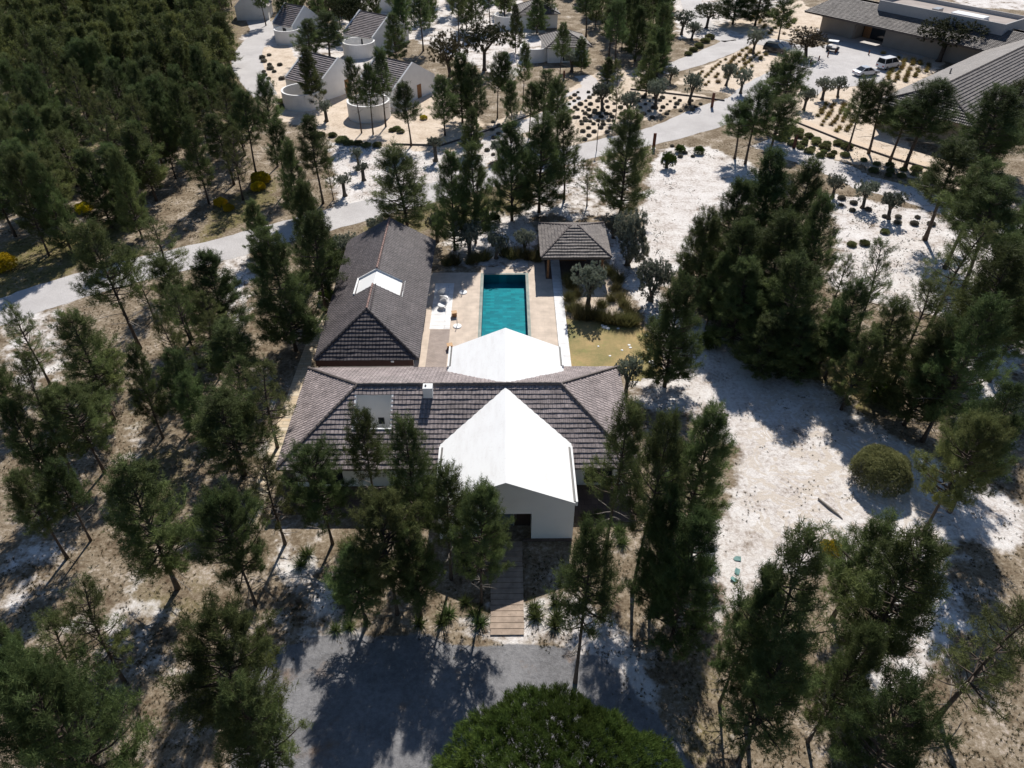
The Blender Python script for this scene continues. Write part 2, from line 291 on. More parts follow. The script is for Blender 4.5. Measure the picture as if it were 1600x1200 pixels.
# ------------------------------------------------------------------ mesh builder
class MB:
    def __init__(s): s.v = []; s.f = []; s.uv = []; s.useuv = False
    def quad(s, *p, uv=None):
        k = len(s.v); s.v += [tuple(q) for q in p]; s.f.append(tuple(range(k, k + len(p))))
        if uv: s.useuv = True
        s.uv.append(uv or [(0, 0)] * len(p))
    def box(s, x0, x1, y0, y1, z0, z1, M=None):
        c = [Vector((x, y, z)) for z in (z0, z1) for y in (y0, y1) for x in (x0, x1)]
        if M is not None: c = [M @ q for q in c]
        for i in ((0, 2, 3, 1), (4, 5, 7, 6), (0, 1, 5, 4), (2, 6, 7, 3), (1, 3, 7, 5), (0, 4, 6, 2)): s.quad(*[c[j] for j in i])
        return s
    def prism(s, pts, off):
        """polygon pts extruded by vector off"""
        off = Vector(off); a = [Vector(p) for p in pts]; b = [p + off for p in a]
        s.quad(*a); s.quad(*b[::-1])
        for i in range(len(a)):
            j = (i + 1) % len(a); s.quad(a[j], a[i], b[i], b[j])
        return s
    def tube(s, pts, rads, n=6, cap=True):
        pts = [Vector(p) for p in pts]; k0 = len(s.v)
        for i, p in enumerate(pts):
            d = (pts[min(i + 1, len(pts) - 1)] - pts[max(i - 1, 0)])
            if d.length < 1e-6: d = Vector((0, 0, 1))
            d.normalize(); a = d.orthogonal().normalized() if abs(d.z) < 0.9 else Vector((1, 0, 0)) - d * d.x
            a.normalize(); b = d.cross(a)
            for j in range(n):
                t = 2 * math.pi * j / n; s.v.append(tuple(p + (a * math.cos(t) + b * math.sin(t)) * rads[i]))
        for i in range(len(pts) - 1):
            for j in range(n):
                s.f.append((k0 + i * n + j, k0 + i * n + (j + 1) % n, k0 + (i + 1) * n + (j + 1) % n, k0 + (i + 1) * n + j)); s.uv.append([(0, 0)] * 4)
        if cap:
            s.f.append(tuple(k0 + (len(pts) - 1) * n + j for j in range(n))); s.uv.append([(0, 0)] * n)
            s.f.append(tuple(k0 + j for j in range(n))[::-1]); s.uv.append([(0, 0)] * n)
        return s
    def lathe(s, prof, c=(0, 0, 0), n=16):
        k0 = len(s.v)
        for r, z in prof:
            for j in range(n):
                t = 2 * math.pi * j / n; s.v.append((c[0] + r * math.cos(t), c[1] + r * math.sin(t), c[2] + z))
        for i in range(len(prof) - 1):
            for j in range(n):
                s.f.append((k0 + i * n + j, k0 + i * n + (j + 1) % n, k0 + (i + 1) * n + (j + 1) % n, k0 + (i + 1) * n + j)); s.uv.append([(0, 0)] * 4)
        return s
    def build(s, name, mat, parent=None, smooth=False):
        me = bpy.data.meshes.new(name); me.from_pydata(s.v, [], s.f)
        if s.useuv:
            l = me.uv_layers.new(name='UVMap'); flat = [c for u in s.uv for q in u for c in q]; l.data.foreach_set('uv', flat)
        if smooth: me.polygons.foreach_set('use_smooth', [True] * len(me.polygons))
        me.materials.append(mat); o = bpy.data.objects.new(name, me); COL.objects.link(o)
        if parent: o.parent = parent
        return o
def tag(o, label=None, cat=None, group=None, kind=None):
    if label: o['label'] = label
    if cat: o['category'] = cat
    if group: o['group'] = group
    if kind: o['kind'] = kind
    return o
def empty(name, loc=(0, 0, 0), rz=0, label=None, cat=None, group=None):
    o = bpy.data.objects.new(name, None); COL.objects.link(o); o.location = loc; o.rotation_euler = (0, 0, rz); o.empty_display_size = 0.3
    return tag(o, label, cat, group)
def copy_tree(o, parent=None):
    c = o.copy(); COL.objects.link(c)
    if parent: c.parent = parent
    for ch in o.children: copy_tree(ch, c)
    return c
def bevel(o, w=0.03, seg=2):
    md = o.modifiers.new('bevel', 'BEVEL'); md.width = w; md.segments = seg; md.limit_method = 'ANGLE'; return o
# ------------------------------------------------------------------ ground sheet
def ground():
    def axis(lo, hi, st, far):
        a = list(np.arange(lo, hi + 1e-6, st)); pre = []; k = st * 1.6; x = lo
        while x > -far: x -= k; k *= 1.5; pre.append(x)
        post = []; k = st * 1.6; x = hi
        while x < far: x += k; k *= 1.5; post.append(x)
        return np.array(pre[::-1] + a + post)
    xs = axis(-120, 120, 0.7, 2500); ys = axis(8, 215, 0.7, 2500)
    X, Y = np.meshgrid(xs, ys); nx, ny = len(xs), len(ys)
    Z = np.zeros_like(X)
    V = np.stack([X, Y, Z], -1).reshape(-1, 3)
    i = np.arange(nx * ny).reshape(ny, nx)
    F = np.stack([i[:-1, :-1], i[:-1, 1:], i[1:, 1:], i[1:, :-1]], -1).reshape(-1, 4)
    me = bpy.data.meshes.new('ground'); me.vertices.add(len(V)); me.vertices.foreach_set('co', V.ravel().astype('f'))
    me.loops.add(F.size); me.loops.foreach_set('vertex_index', F.ravel().astype('i'))
    me.polygons.add(len(F)); me.polygons.foreach_set('loop_start', (np.arange(len(F)) * 4).astype('i')); me.polygons.foreach_set('loop_total', np.full(len(F), 4, 'i'))
    me.update(calc_edges=True)
    def mask(polys, blur=1):
        M = np.zeros_like(X)
        for pl in polys:
            val = 1.0
            if isinstance(pl, tuple): val, pl = pl
            wp = [P(*q) for q in pl]; c = np.zeros(X.shape, bool); j = len(wp) - 1
            for k in range(len(wp)):
                xi, yi = wp[k].x, wp[k].y; xj, yj = wp[j].x, wp[j].y
                cond = ((yi > Y) != (yj > Y)); xx = (xj - xi) * (Y - yi) / ((yj - yi) or 1e-9) + xi
                c ^= cond & (X < xx); j = k
            M = np.where(c, np.maximum(M, val), M)
        for _ in range(blur):
            Q = M.copy(); Q[1:-1, 1:-1] = (M[1:-1, 1:-1] * 2 + M[:-2, 1:-1] + M[2:, 1:-1] + M[1:-1, :-2] + M[1:-1, 2:]) / 6; M = Q
        return M
    white = [[(1105, 515), (1180, 540), (1240, 590), (1290, 600), (1330, 650), (1480, 720), (1600, 790), (1600, 860), (1530, 850), (1440, 830), (1300, 880), (1180, 900), (1150, 960), (1090, 985), (1110, 900), (1060, 850), (1150, 780), (1150, 700), (1060, 640), (990, 640), (980, 600), (1090, 560)],
             [(1030, 232), (1100, 228), (1190, 262), (1190, 310), (1110, 350), (1060, 430), (1010, 445), (1000, 330), (1010, 290)],
             [(940, 330), (1010, 400), (1050, 470), (1120, 520), (1100, 600), (1040, 600), (1035, 560), (1000, 480), (955, 430)],
             [(1290, 300), (1450, 330), (1600, 400), (1600, 560), (1560, 640), (1500, 600), (1500, 500), (1380, 480), (1290, 440), (1310, 380)],
             [(515, 225), (700, 205), (880, 200), (905, 225), (780, 250), (700, 290), (600, 315), (520, 325)],
             (0.85, [(720, 950), (900, 930), (1000, 1000), (1050, 1120), (1010, 1120), (920, 1020), (740, 1005)]),
             (0.6, [(420, 830), (480, 830), (560, 960), (560, 1000), (430, 1010), (440, 930)]),
             (0.7, [(340, 400), (395, 390), (395, 470), (370, 560), (350, 480)]),
             (0.6, [(0, 500), (90, 470), (110, 560), (80, 640), (30, 600), (0, 560)]),
             (0.55, [(380, 560), (440, 600), (420, 740), (370, 720), (430, 640)]),
             (0.4, [(170, 650), (240, 630), (230, 740), (180, 740)]), (0.4, [(60, 1000), (180, 900), (300, 960), (250, 1060)]),
             (0.55, [(0, 830), (120, 850), (60, 960), (0, 960)]),
             (0.7, [(1320, 860), (1500, 840), (1520, 1000), (1440, 1100), (1350, 1100)]),
             (0.85, [(760, 330), (830, 340), (850, 420), (700, 420), (700, 360)]),
             (0.6, [(860, 250), (1000, 250), (980, 340), (800, 345)]),
             (0.8, [(370, 60), (450, 20), (520, 40), (520, 0), (600, -20), (800, -20), (860, 60), (800, 130), (640, 60), (560, 120), (470, 200), (430, 160), (420, 90)]),
             (0.9, [(1050, -30), (1110, -30), (1110, 30), (1150, 60), (1060, 60)]),
             (0.7, [(1040, 0), (1240, 0), (1270, 60), (1150, 70)]), (0.8, [(1450, -30), (1660, -30), (1660, 20), (1500, 10)])]
    cream = [[(440, 100), (700, 145), (760, 195), (600, 215), (480, 200)], [(400, 75), (450, 70), (520, 190), (600, 215), (760, 195), (870, 150), (940, 110), (1010, 110), (1000, 135), (1110, 150), (1000, 190), (890, 230), (820, 215), (760, 195), (690, 240), (560, 225), (480, 200), (440, 190), (410, 130)],
             [(1040, 135), (1110, 100), (1180, 68), (1260, 90), (1230, 140), (1150, 150), (1060, 130)],
             [(1120, 40), (1250, 0), (1300, 40), (1260, 62), (1180, 60)],
             [(1200, 185), (1260, 130), (1330, 130), (1370, 75), (1480, 95), (1420, 140), (1420, 230), (1560, 290), (1600, 330), (1480, 290), (1330, 255), (1210, 225)],
             [(860, 400), (960, 420), (1000, 500), (890, 500)]]
    cream[5] = (0.75, cream[5])
    green = [(0.9, [(-50, 390), (120, 350), (230, 340), (180, 380), (90, 440), (-50, 490)]), (0.8, [(330, 320), (440, 270), (430, 320), (300, 400)]),
             (0.7, [(540, 360), (680, 320), (840, 280), (840, 330), (720, 350), (600, 380)]),
             (0.8, [(1240, 540), (1420, 560), (1400, 660), (1330, 650), (1250, 590)]), (0.5, [(160, 900), (300, 900), (400, 960), (300, 1000), (200, 960)]),
             (0.45, [(1060, 980), (1140, 1000), (1160, 1250), (1040, 1250)]), (0.6, [(200, 700), (300, 700), (300, 800), (200, 800)]),
             (0.45, [(150, 620), (260, 560), (300, 640), (180, 700)]), (0.6, [(1100, -40), (1260, -40), (1220, 30), (1120, 25)]), (0.45, [(960, 340), (1060, 300), (1100, 330), (1020, 420)]),
             (0.5, [(0, 100), (380, 0), (380, 200), (0, 300)])]
    crust = [[(1180, 600), (1300, 600), (1420, 700), (1450, 830), (1300, 860), (1180, 860), (1150, 720)]]
    for nm, pl, bl in (('white', white, 3), ('cream', cream, 1), ('green', green, 3), ('crust', crust, 5), ('gravel', [[(395, 1015), (470, 1002), (600, 998), (765, 1003), (880, 1010), (935, 1030), (985, 1070), (1060, 1160), (1120, 1300), (1140, 1500), (300, 1500), (330, 1300), (370, 1200), (385, 1100)]], 1)):
        a = me.attributes.new(nm, 'FLOAT', 'POINT'); a.data.foreach_set('value', mask(pl, bl).ravel().astype('f'))
    me.materials.append(GROUND); o = bpy.data.objects.new('ground', me); COL.objects.link(o); tag(o, kind='structure')
ground()
def smooth_path(pts, n=8):
    out = []
    for i in range(len(pts) - 1):
        p0 = pts[max(i - 1, 0)]; p1 = pts[i]; p2 = pts[i + 1]; p3 = pts[min(i + 2, len(pts) - 1)]
        for k in range(n):
            t = k / n; out.append(tuple(0.5 * ((2 * p1[a]) + (-p0[a] + p2[a]) * t + (2 * p0[a] - 5 * p1[a] + 4 * p2[a] - p3[a]) * t * t + (-p0[a] + 3 * p1[a] - 3 * p2[a] + p3[a]) * t ** 3) for a in range(len(p1))))
    out.append(tuple(pts[-1])); return out
def ribbon(name, pxpts, mat, z, wob=0.12, n=10):
    """pxpts: list of (x, y, width in metres)"""
    wp = [(P(x, y).x, P(x, y).y, wd) for x, y, wd in pxpts]; sp = smooth_path(wp, n); mb = MB(); L = []; Rr = []
    for i, p in enumerate(sp):
        a = Vector(sp[max(i - 1, 0)][:2]); b = Vector(sp[min(i + 1, len(sp) - 1)][:2]); d = (b - a).normalized(); nn = Vector((-d.y, d.x))
        L.append(Vector(p[:2]) + nn * (p[2] / 2 + rnd.uniform(-wob, wob))); Rr.append(Vector(p[:2]) - nn * (p[2] / 2 + rnd.uniform(-wob, wob)))
    for i in range(len(sp) - 1): mb.quad((*Rr[i], z), (*Rr[i + 1], z), (*L[i + 1], z), (*L[i], z))
    return tag(mb.build(name, mat), kind='structure')
def patch(name, px, mat, z, wob=0.25, sub=6):
    pts = [P(*q) for q in px]; out = []
    for i in range(len(pts)):
        a, b = pts[i], pts[(i + 1) % len(pts)]
        for k in range(sub): q = a.lerp(b, k / sub); out.append((q.x + rnd.uniform(-wob, wob), q.y + rnd.uniform(-wob, wob), z))
    mb = MB(); mb.quad(*out[::-1]); o = mb.build(name, mat); return tag(o, kind='structure')
MAINROAD = [(-160, 520, 5.6), (0, 488, 5.6), (60, 466, 5.6), (200, 425, 5.5), (340, 391, 5.5), (430, 366, 5.5), (560, 331, 5.4), (690, 297, 5.4), (780, 274, 5.4), (870, 247, 5.3), (950, 228, 5.4), (1040, 207, 6.0), (1120, 178, 8), (1160, 160, 6)]
ribbon('road', MAINROAD, ROADM, 0.012)
ribbon('road', [(1120, 185, 7), (1160, 168, 7), (1185, 140, 6), (1240, 112, 6), (1300, 100, 6)], ROADM, 0.016)
ribbon('road', [(1070, -40, 5), (1082, 10, 5), (1098, 40, 5), (1130, 58, 5), (1150, 66, 6), (1110, 85, 5.5), (1070, 100, 5), (1030, 112, 4)], ROADM, 0.020)
ribbon('road', [(1150, 62, 5), (1190, 64, 6), (1235, 74, 6), (1270, 85, 7)], ROADM, 0.024)
patch('car_park', [(1250, 78), (1290, 70), (1330, 62), (1385, 72), (1410, 86), (1400, 105), (1375, 130), (1330, 135), (1290, 140), (1262, 155), (1250, 130), (1230, 108)], ROADM, 0.028)
patch('forecourt', [(1275, 45), (1345, 55), (1455, 82), (1440, 92), (1385, 76), (1330, 66), (1288, 60)], SANDP, 0.033, 0.05)
ribbon('road', [(395, -40, 5), (400, 20, 5), (410, 50, 5), (395, 70, 5), (385, 95, 5.5), (398, 125, 5), (415, 150, 4)], ROADM, 0.014)
ribbon('sand_track', [(1190, 222, 5), (1235, 238, 5.2), (1300, 262, 5), (1350, 285, 5), (1410, 300, 5), (1480, 325, 5), (1600, 360, 5)], SANDP, 0.012, 0.3)
ribbon('garden_path', [(1222, 178, 1.6), (1270, 196, 1.6), (1330, 220, 1.6), (1400, 243, 1.6), (1465, 262, 1.6), (1560, 290, 1.6)], CREAMP, 0.016, 0.05)
ribbon('garden_path', [(690, 238, 1.6), (760, 210, 1.6), (830, 178, 1.6), (900, 150, 1.6)], CREAMP, 0.016, 0.05)
ribbon('sand_track', [(770, 235, 3), (800, 205, 4), (850, 180, 4), (900, 150, 4), (925, 135, 3.5), (910, 118, 3)], SANDP, 0.008, 0.3)
patch('lawn', [(884, 500), (925, 497), (960, 510), (1000, 508), (1022, 530), (1036, 562), (1030, 590), (985, 596), (975, 575), (893, 575)], LAWNM, 0.014, 0.25, 8)
tag(MB().box(-18.65, -17.5, 33.6, 60, 0.0, 0.06).build('garden_path', PATHM), kind='structure')
tag(MB().box(-12.7, 4.72, 48.0, 55.9, 0.0, 0.050).box(-12.7, -2.75, 55.9, 68.2, 0, 0.050).box(2.28, 4.72, 55.9, 72.5, 0, 0.050).box(-2.75, 2.28, 68.05, 69.3, 0, 0.050).build('pool_deck', DECKM), kind='structure')
tag(MB().box(4.76, 5.72, 48.0, 75.5, 0.0, 0.075).build('garden_path', PAVEW), kind='structure')
tag(MB().box(-7.3, -5.42, 49.4, 57.6, 0.04, 0.062).build('paved_strip', PAVEB), kind='structure')
tag(MB().box(-7.4, -5.46, 57.7, 66.0, 0.04, 0.066).box(-7.3, -5.5, 48.0, 49.3, 0.04, 0.066).build('paved_strip', PAVEW), kind='structure')
tag(MB().box(4.75, 9.0, 33.9, 37.4, 0.0, 0.09).box(-16.3, -5.0, 34.8, 37.4, 0.0, 0.09).build('terrace', TERR), kind='structure')
# ------------------------------------------------------------------ tiled roofs
def tile_plane(mb, e0, e1, r1, r0, row=0.37, holes=(), step=0.085, thick=True):
    e0, e1, r0, r1 = map(Vector, (e0, e1, r0, r1)); U = (e1 - e0); LU = U.length; U.normalize()
    pk = r0 if (r0 - e0).length > 1e-3 else r1
    Vv = (pk - e0) - U * (pk - e0).dot(U); H = Vv.length; Vv.normalize(); Nn = U.cross(Vv)
    if Nn.z < 0: Nn = -Nn
    a = (r0 - e0).dot(U); b = (r1 - e0).dot(U); n = max(1, round(H / row)); dv = H / n; jit = random.Random(3)
    def rng(v): t = v / H; return a * t, LU + (b - LU) * t
    for i in range(n):
        v0, v1 = i * dv, (i + 1) * dv; l0, h0 = rng(v0); l1, h1 = rng(v1); segs = [(l0, h0, l1, h1)]
        for (ua, ub, va, vb) in holes:
            if va <= (v0 + v1) / 2 <= vb:
                ns_ = []
                for s in segs:
                    if min(s[0], s[2]) < ua: ns_.append((s[0], min(ua, s[1]), s[2], min(ua, s[3])))
                    if max(s[1], s[3]) > ub: ns_.append((max(ub, s[0]), s[1], max(ub, s[2]), s[3]))
                segs = ns_
        for (p0, q0, p1, q1) in segs:
            if q0 - p0 < 0.02: continue
            m = max(1, int((q0 - p0) / 0.6)); prev = None
            for k in range(m + 1):
                t = k / m; u0 = p0 + (q0 - p0) * t; u1 = p1 + (q1 - p1) * t; j1 = jit.uniform(-0.018, 0.018); j2 = jit.uniform(-0.02, 0.02)
                lo = e0 + U * u0 + Vv * (v0 - 0.03 + j2) + Nn * (step + j1); hi = e0 + U * u1 + Vv * v1 + Nn * 0.012; bt = e0 + U * u0 + Vv * (v0 - 0.03 + j2) + Nn * (-0.01)
                cur = (lo, hi, bt, u0, u1)
                if prev:
                    mb.quad(prev[0], lo, hi, prev[1], uv=[(prev[3], i * 0.37), (u0, i * 0.37), (u1, i * 0.37 + 0.36), (prev[4], i * 0.37 + 0.36)])
                    mb.quad(prev[2], bt, lo, prev[0], uv=[(prev[3], i * 0.37)] * 2 + [(u0, i * 0.37 + 0.02)] * 2)
                prev = cur
    return mb
def caps(mb, a, b, r=0.13, step=0.4):
    a, b = Vector(a), Vector(b); L = (b - a).length; n = max(1, int(L / step)); d = (b - a) / n
    for i in range(n):
        p = a + d * i + Vector((0, 0, rnd.uniform(-0.01, 0.015))); mb.tube([p, p + d * 1.06], [r * 1.1, r * 0.82], 6)
    return mb
def hip_roof(parent, x0, x1, y0, y1, ze, ridge, mat, capmat, holes={}, step=0.085, row=0.37):
    (ra, rb) = (Vector(ridge[0]), Vector(ridge[1])); c = [Vector((x0, y0, ze)), Vector((x1, y0, ze)), Vector((x1, y1, ze)), Vector((x0, y1, ze))]
    mb = MB()
    if abs(ra.y - rb.y) < 0.01:
        tile_plane(mb, c[0], c[1], rb, ra, row, holes.get('f', ()), step); tile_plane(mb, c[2], c[3], ra, rb, row, holes.get('b', ()), step)
        tile_plane(mb, c[1], c[2], rb, rb, row, (), step); tile_plane(mb, c[3], c[0], ra, ra, row, (), step)
    else:
        tile_plane(mb, c[0], c[1], ra, ra, row, (), step); tile_plane(mb, c[2], c[3], rb, rb, row, (), step)
        tile_plane(mb, c[1], c[2], rb, ra, row, holes.get('r', ()), step); tile_plane(mb, c[3], c[0], ra, rb, row, holes.get('l', ()), step)
    return mb.build('roof', mat, parent)
# ------------------------------------------------------------------ villa
villa = empty('villa', (-0.13, 40, 0), 0, 'low villa with brown hipped tile roof crossed by a long white gable roof', 'house')
def vp(name, mb, mat, smooth=False, parent=None):
    o = mb.build(name, mat, None, smooth); o.location = -villa.location; o.parent = villa; return o
ZE, RY, RZ = 2.85, 42.2, 5.80
EX0, EX1, EY0, EY1 = -16.35, 9.2, 36.45, 48.05
sl = (RZ - ZE) / (RY - EY0); nF = Vector((0, -sl, 1)).normalized()
h0 = onplane(557, 617, (0, EY0, ZE), nF); h1 = onplane(609, 669, (0, EY0, ZE), nF)
cs = math.sqrt(1 + sl * sl); HX0, HX1, HYT, HYB = h0.x, h1.x, h0.y, h1.y
dvv = ((RY - EY0) * cs) / round((RY - EY0) * cs / 0.37)
HV0 = round((HYB - EY0) * cs / dvv) * dvv; HV1 = round((HYT - EY0) * cs / dvv) * dvv
HYB = EY0 + HV0 / cs; HYT = EY0 + HV1 / cs
XG = -0.13; GXL, GXR = -4.80, 4.54; GEZ, GAZ = 3.70, 5.72; GY0, GY1 = 32.41, 49.65
roofo = hip_roof(None, EX0, EX1, EY0, EY1, ZE, ((-11.05, RY, RZ), (3.95, RY, RZ)), ROOF, CAPM, {'f': [(HX0 - EX0, HX1 - EX0, HV0 - 0.01, HV1 + 0.01)]}, 0.062)
roofo.location = -villa.location; roofo.parent = villa
ra, rb = (-11.05, RY, RZ + 0.05), (3.95, RY, RZ + 0.05)
vp('ridge_tiles', caps(MB(), ra, rb, 0.15), CAPM)
for x, y, r in ((EX0, EY0, ra), (EX0, EY1, ra), (EX1, EY0, rb), (EX1, EY1, rb)): vp('hip_tiles', caps(MB(), (x, y, ZE + 0.06), r, 0.12), CAPM)
for bx in ((EX0, EX1, EY0 + 0.03, EY0 + 0.09), (EX0, EX1, EY1 - 0.09, EY1 - 0.03), (EX0 + 0.02, EX0 + 0.09, EY0 + 0.1, EY1 - 0.1), (EX1 - 0.09, EX1 - 0.02, EY0 + 0.1, EY1 - 0.1)): vp('fascia', MB().box(*bx, ZE - 0.2, ZE - 0.02), FASC)
wl = MB(); WX0, WX1, WY0, WY1 = -15.4, 8.3, 37.45, 47.2
wl.box(WX0, GXL - 0.01, WY0, WY0 + 0.25, 0, 2.9).box(WX0, GXL, WY1 - 0.25, WY1, 0, 2.9)
wl.box(WX0, WX0 + 0.25, WY0 + 0.25, WY1 - 0.25, 0, 2.9)
vp('wall', MB().box(GXR + 0.01, WX1, WY0, WY0 + 0.25, 0, 2.9).box(GXR, WX1, WY1 - 0.25, WY1, 0, 2.9).box(WX1 - 0.25, WX1, WY0 + 0.25, WY1 - 0.25, 0, 2.9), WHITE)
vp('wall', wl, WHITE)
# courtyard cut through the front slope
cw = MB(); zt = lambda y: ZE + (y - EY0) * sl + 0.045
cw.prism([(HX0 - 0.12, HYB, 0.2), (HX0 - 0.12, HYT, 0.2), (HX0 - 0.12, HYT, zt(HYT)), (HX0 - 0.12, HYB, zt(HYB))], (0.12, 0, 0))
cw.prism([(HX1, HYB, 0.2), (HX1, HYT, 0.2), (HX1, HYT, zt(HYT)), (HX1, HYB, zt(HYB))], (0.12, 0, 0))
cw.box(HX0 - 0.12, HX1 + 0.12, HYT, HYT + 0.12, 0.2, zt(HYT) - 0.02).box(HX0 - 0.12, HX1 + 0.12, HYB - 0.12, HYB, 0.2, zt(HYB) + 0.01).box(HX0, HX1, HYB, HYT, 0.15, 0.2)
vp('courtyard_wall', cw, WHITE)
vp('window', MB().box(-9.75, -9.3, HYT - 0.03, HYT - 0.003, 2.55, 3.2), GLASSD)
# white gable volume
gw = MB()
gw.prism([(GXL + .15, GY0, 0), (-1.84, GY0, 0), (-1.84, GY0, 2.68), (1.58, GY0, 2.68), (1.58, GY0, 0), (GXR - .15, GY0, 0), (GXR - .15, GY0, GEZ - 0.1), (XG, GY0, GAZ - 0.1), (GXL + .15, GY0, GEZ - 0.1)], (0, 0.3, 0))
for x in (GXL + 0.15, GXR - 0.4): gw.box(x, x + 0.25, GY0 + 0.3, 48.0, 0, GEZ - 0.1)
gw.box(-1.99, -1.84, GY0 + 0.3, GY0 + 1.3, 0, 2.8).box(1.58, 1.73, GY0 + 0.3, GY0 + 1.3, 0, 2.8).box(-1.84, 1.58, GY0 + 0.3, GY0 + 1.3, 2.68, 2.8).box(-1.99, 1.73, GY0 + 1.3, GY0 + 1.45, 0, 2.8)
vp('wall', gw, WHITE)
gr = MB()
for (xe, s) in ((GXL, -1), (GXR, 1)):
    a = [(XG, GY0 - 0.06, GAZ), (xe, GY0 - 0.06, GEZ), (xe, GY0 - 0.06, GEZ - 0.22), (XG, GY0 - 0.06, GAZ - 0.22)]
    gr.prism(a if s < 0 else a[::-1], (0, GY1 - GY0 + 0.06, 0))
vp('roof', gr, WROOF)['label'] = 'smooth white gabled roof'
for (xe, s, ya, yb) in ((GXL, -1, GY0, 37.6), (GXR, 1, GY0, 37.6), (GXL, -1, 47.0, GY1 - 0.02), (GXR, 1, 47.0, GY1 - 0.02)):
    x0, x1 = sorted((xe - s * 0.12, xe - s * 0.24)); vp('gutter', MB().box(x0, x1, ya + 0.05, yb, GEZ + 0.03, GEZ + 0.115), DARKM)
    x0, x1 = sorted((xe + s * 0.03, xe - s * 0.10)); vp('parapet', MB().box(x0, x1, ya - 0.05, yb, GEZ - 0.22, GEZ + 0.20), WHITE)
vp('downpipe', MB().tube([(-10.95, 37.38, 0.1), (-10.95, 37.38, 2.8)], [0.05, 0.05], 8), WHITE)
dr = vp('door', MB().box(0.42, 1.57, GY0 + 1.22, GY0 + 1.297, 0.05, 2.66), DOORW)
vp('window', MB().box(-1.83, 0.38, GY0 + 1.24, GY0 + 1.297, 0.05, 2.66), GLASSB)
vp('door_handle', MB().tube([(0.55, GY0 + 1.19, 0.8), (0.55, GY0 + 1.19, 1.6)], [0.02, 0.02], 6), METALG)
vp('plinth', MB().box(GXL + 0.2, -1.2, GY0 - 0.14, GY0 - 0.003, 0, 0.16), TERR); vp('plinth', MB().box(1.0, GXR - 0.2, GY0 - 0.14, GY0 - 0.003, 0, 0.16), TERR)
# windows in the shaded front walls
for x0, x1 in ((-14.6, -12.0), (5.6, 7.6)):
    wn = vp('window', MB().box(x0, x1, WY0 - 0.02, WY0 - 0.003, 0.3, 2.3), GLASSD)
ch = MB().box(-6.15, -5.45, 41.2, 41.8, 5.1, 6.25)
cho = vp('chimney', ch, WHITE); vp('flue', MB().tube([(-5.95, 41.5, 6.25), (-5.95, 41.5, 6.34)], [0.07, 0.07], 10), DARKM)
# boardwalk
bw = MB(); y = 25.1; k = 0
while y < 32.2:
    bw.box(-1.12 + rnd.uniform(-.02, .02), 0.95 + rnd.uniform(-.02, .02), y, y + 0.385, 0.02, 0.10 + rnd.uniform(-0.006, 0.006)); y += 0.42
tag(bw.build('boardwalk', simple('weathered_boards_grey', (0.36, 0.28, 0.22), 0.85, 0.25, 2.2)), 'wooden boardwalk of weathered cross planks leading to the white gable entrance', 'boardwalk')
# ------------------------------------------------------------------ wing with dark roof
wing = empty('annex', (-12, 58, 0), 0, 'long annex with dark tiled hip roof and white gabled cut-out, left of the pool', 'house')
def wpt(name, mb, mat):
    o = mb.build(name, mat); o.location = -wing.location; o.parent = wing; return o
q = [P(491, 562, 2.85), P(652, 562, 2.85), P(681, 377, 2.85), P(544, 376, 2.85)]
q[2].x = -7.5; q[3].x = -16.75; q[0] = Vector((-16.15, 49.15, 2.85)); q[1] = Vector((-7.45, 49.15, 2.85)); q[2] = Vector((-7.52, 70.1, 2.85)); q[3] = Vector((-16.75, 70.1, 2.85))
RA = Vector((-12.0, 53.0, 5.45)); RB = Vector((-12.1, 70.1, 5.45))
mb = MB(); tile_plane(mb, q[0], q[1], RA, RA, 0.37, (), 0.075)
nR = (q[2] - q[1]).cross(RA - q[1]).normalized(); nL = (q[0] - q[3]).cross(RB - q[3]).normalized()
def uvp(pt, e0, e1, rr):
    U = (e1 - e0).normalized(); V = (rr - e0) - U * (rr - e0).dot(U); V.normalize(); d = pt - e0; return d.dot(U), d.dot(V)
CY0, CY1 = 57.1, 59.75
kR = onplane(631, 441, q[1], nR); kL = onplane(561, 436, q[3], nL)
uR0 = uvp(Vector((kR.x, CY0, kR.z)), q[1], q[2], RB); uR1 = uvp(Vector((kR.x, CY1, kR.z)), q[1], q[2], RB)
uL0 = uvp(Vector((kL.x, CY1, kL.z)), q[3], q[0], RA); uL1 = uvp(Vector((kL.x, CY0, kL.z)), q[3], q[0], RA)
vl = (uR0[1]); nn = round(uvp(RB, q[1], q[2], RB)[1] / 0.37)
tile_plane(mb, q[1], q[2], RB, RA, 0.37, [(uR0[0], uR1[0], vl, 99)], 0.05); tile_plane(mb, q[3], q[0], RA, RB, 0.37, [(uL0[0], uL1[0], uL0[1], 99)], 0.05)
wpt('roof', mb, ROOFD)
XR_, XL_ = kR.x, kL.x; zr = 5.45; slw = (5.45 - 2.85) / (12.05 - 7.5)
zx = lambda x: zr - abs(x + 12.05) * slw; D = 0.16
sk = MB()
for (xa, xb) in ((XL_ - 0.05, -12.05), (-12.05, XR_ + 0.05)):
    sk.quad((xa, CY0 - 0.3, zx(xa) - D), (xb, CY0 - 0.3, zx(xb) - D), (xb, CY1 + 0.1, zx(xb) - D), (xa, CY1 + 0.1, zx(xa) - D))
    sk.prism([(xa, CY1, zx(xa) - D), (xb, CY1, zx(xb) - D), (xb, CY1, zx(xb) + 0.02), (xa, CY1, zx(xa) + 0.02)], (0, 0.1, 0))
sk.box(XL_ - 0.12, XL_ + 0.02, CY0 - 0.05, CY1 + 0.1, zx(XL_) - D - 0.1, zx(XL_) + 0.0); sk.box(XR_ - 0.02, XR_ + 0.12, CY0 - 0.05, CY1 + 0.1, zx(XR_) - D - 0.1, zx(XR_) + 0.0)
wpt('roof_recess', sk, WHITE)['label'] = 'white gabled recess cut in the ridge'
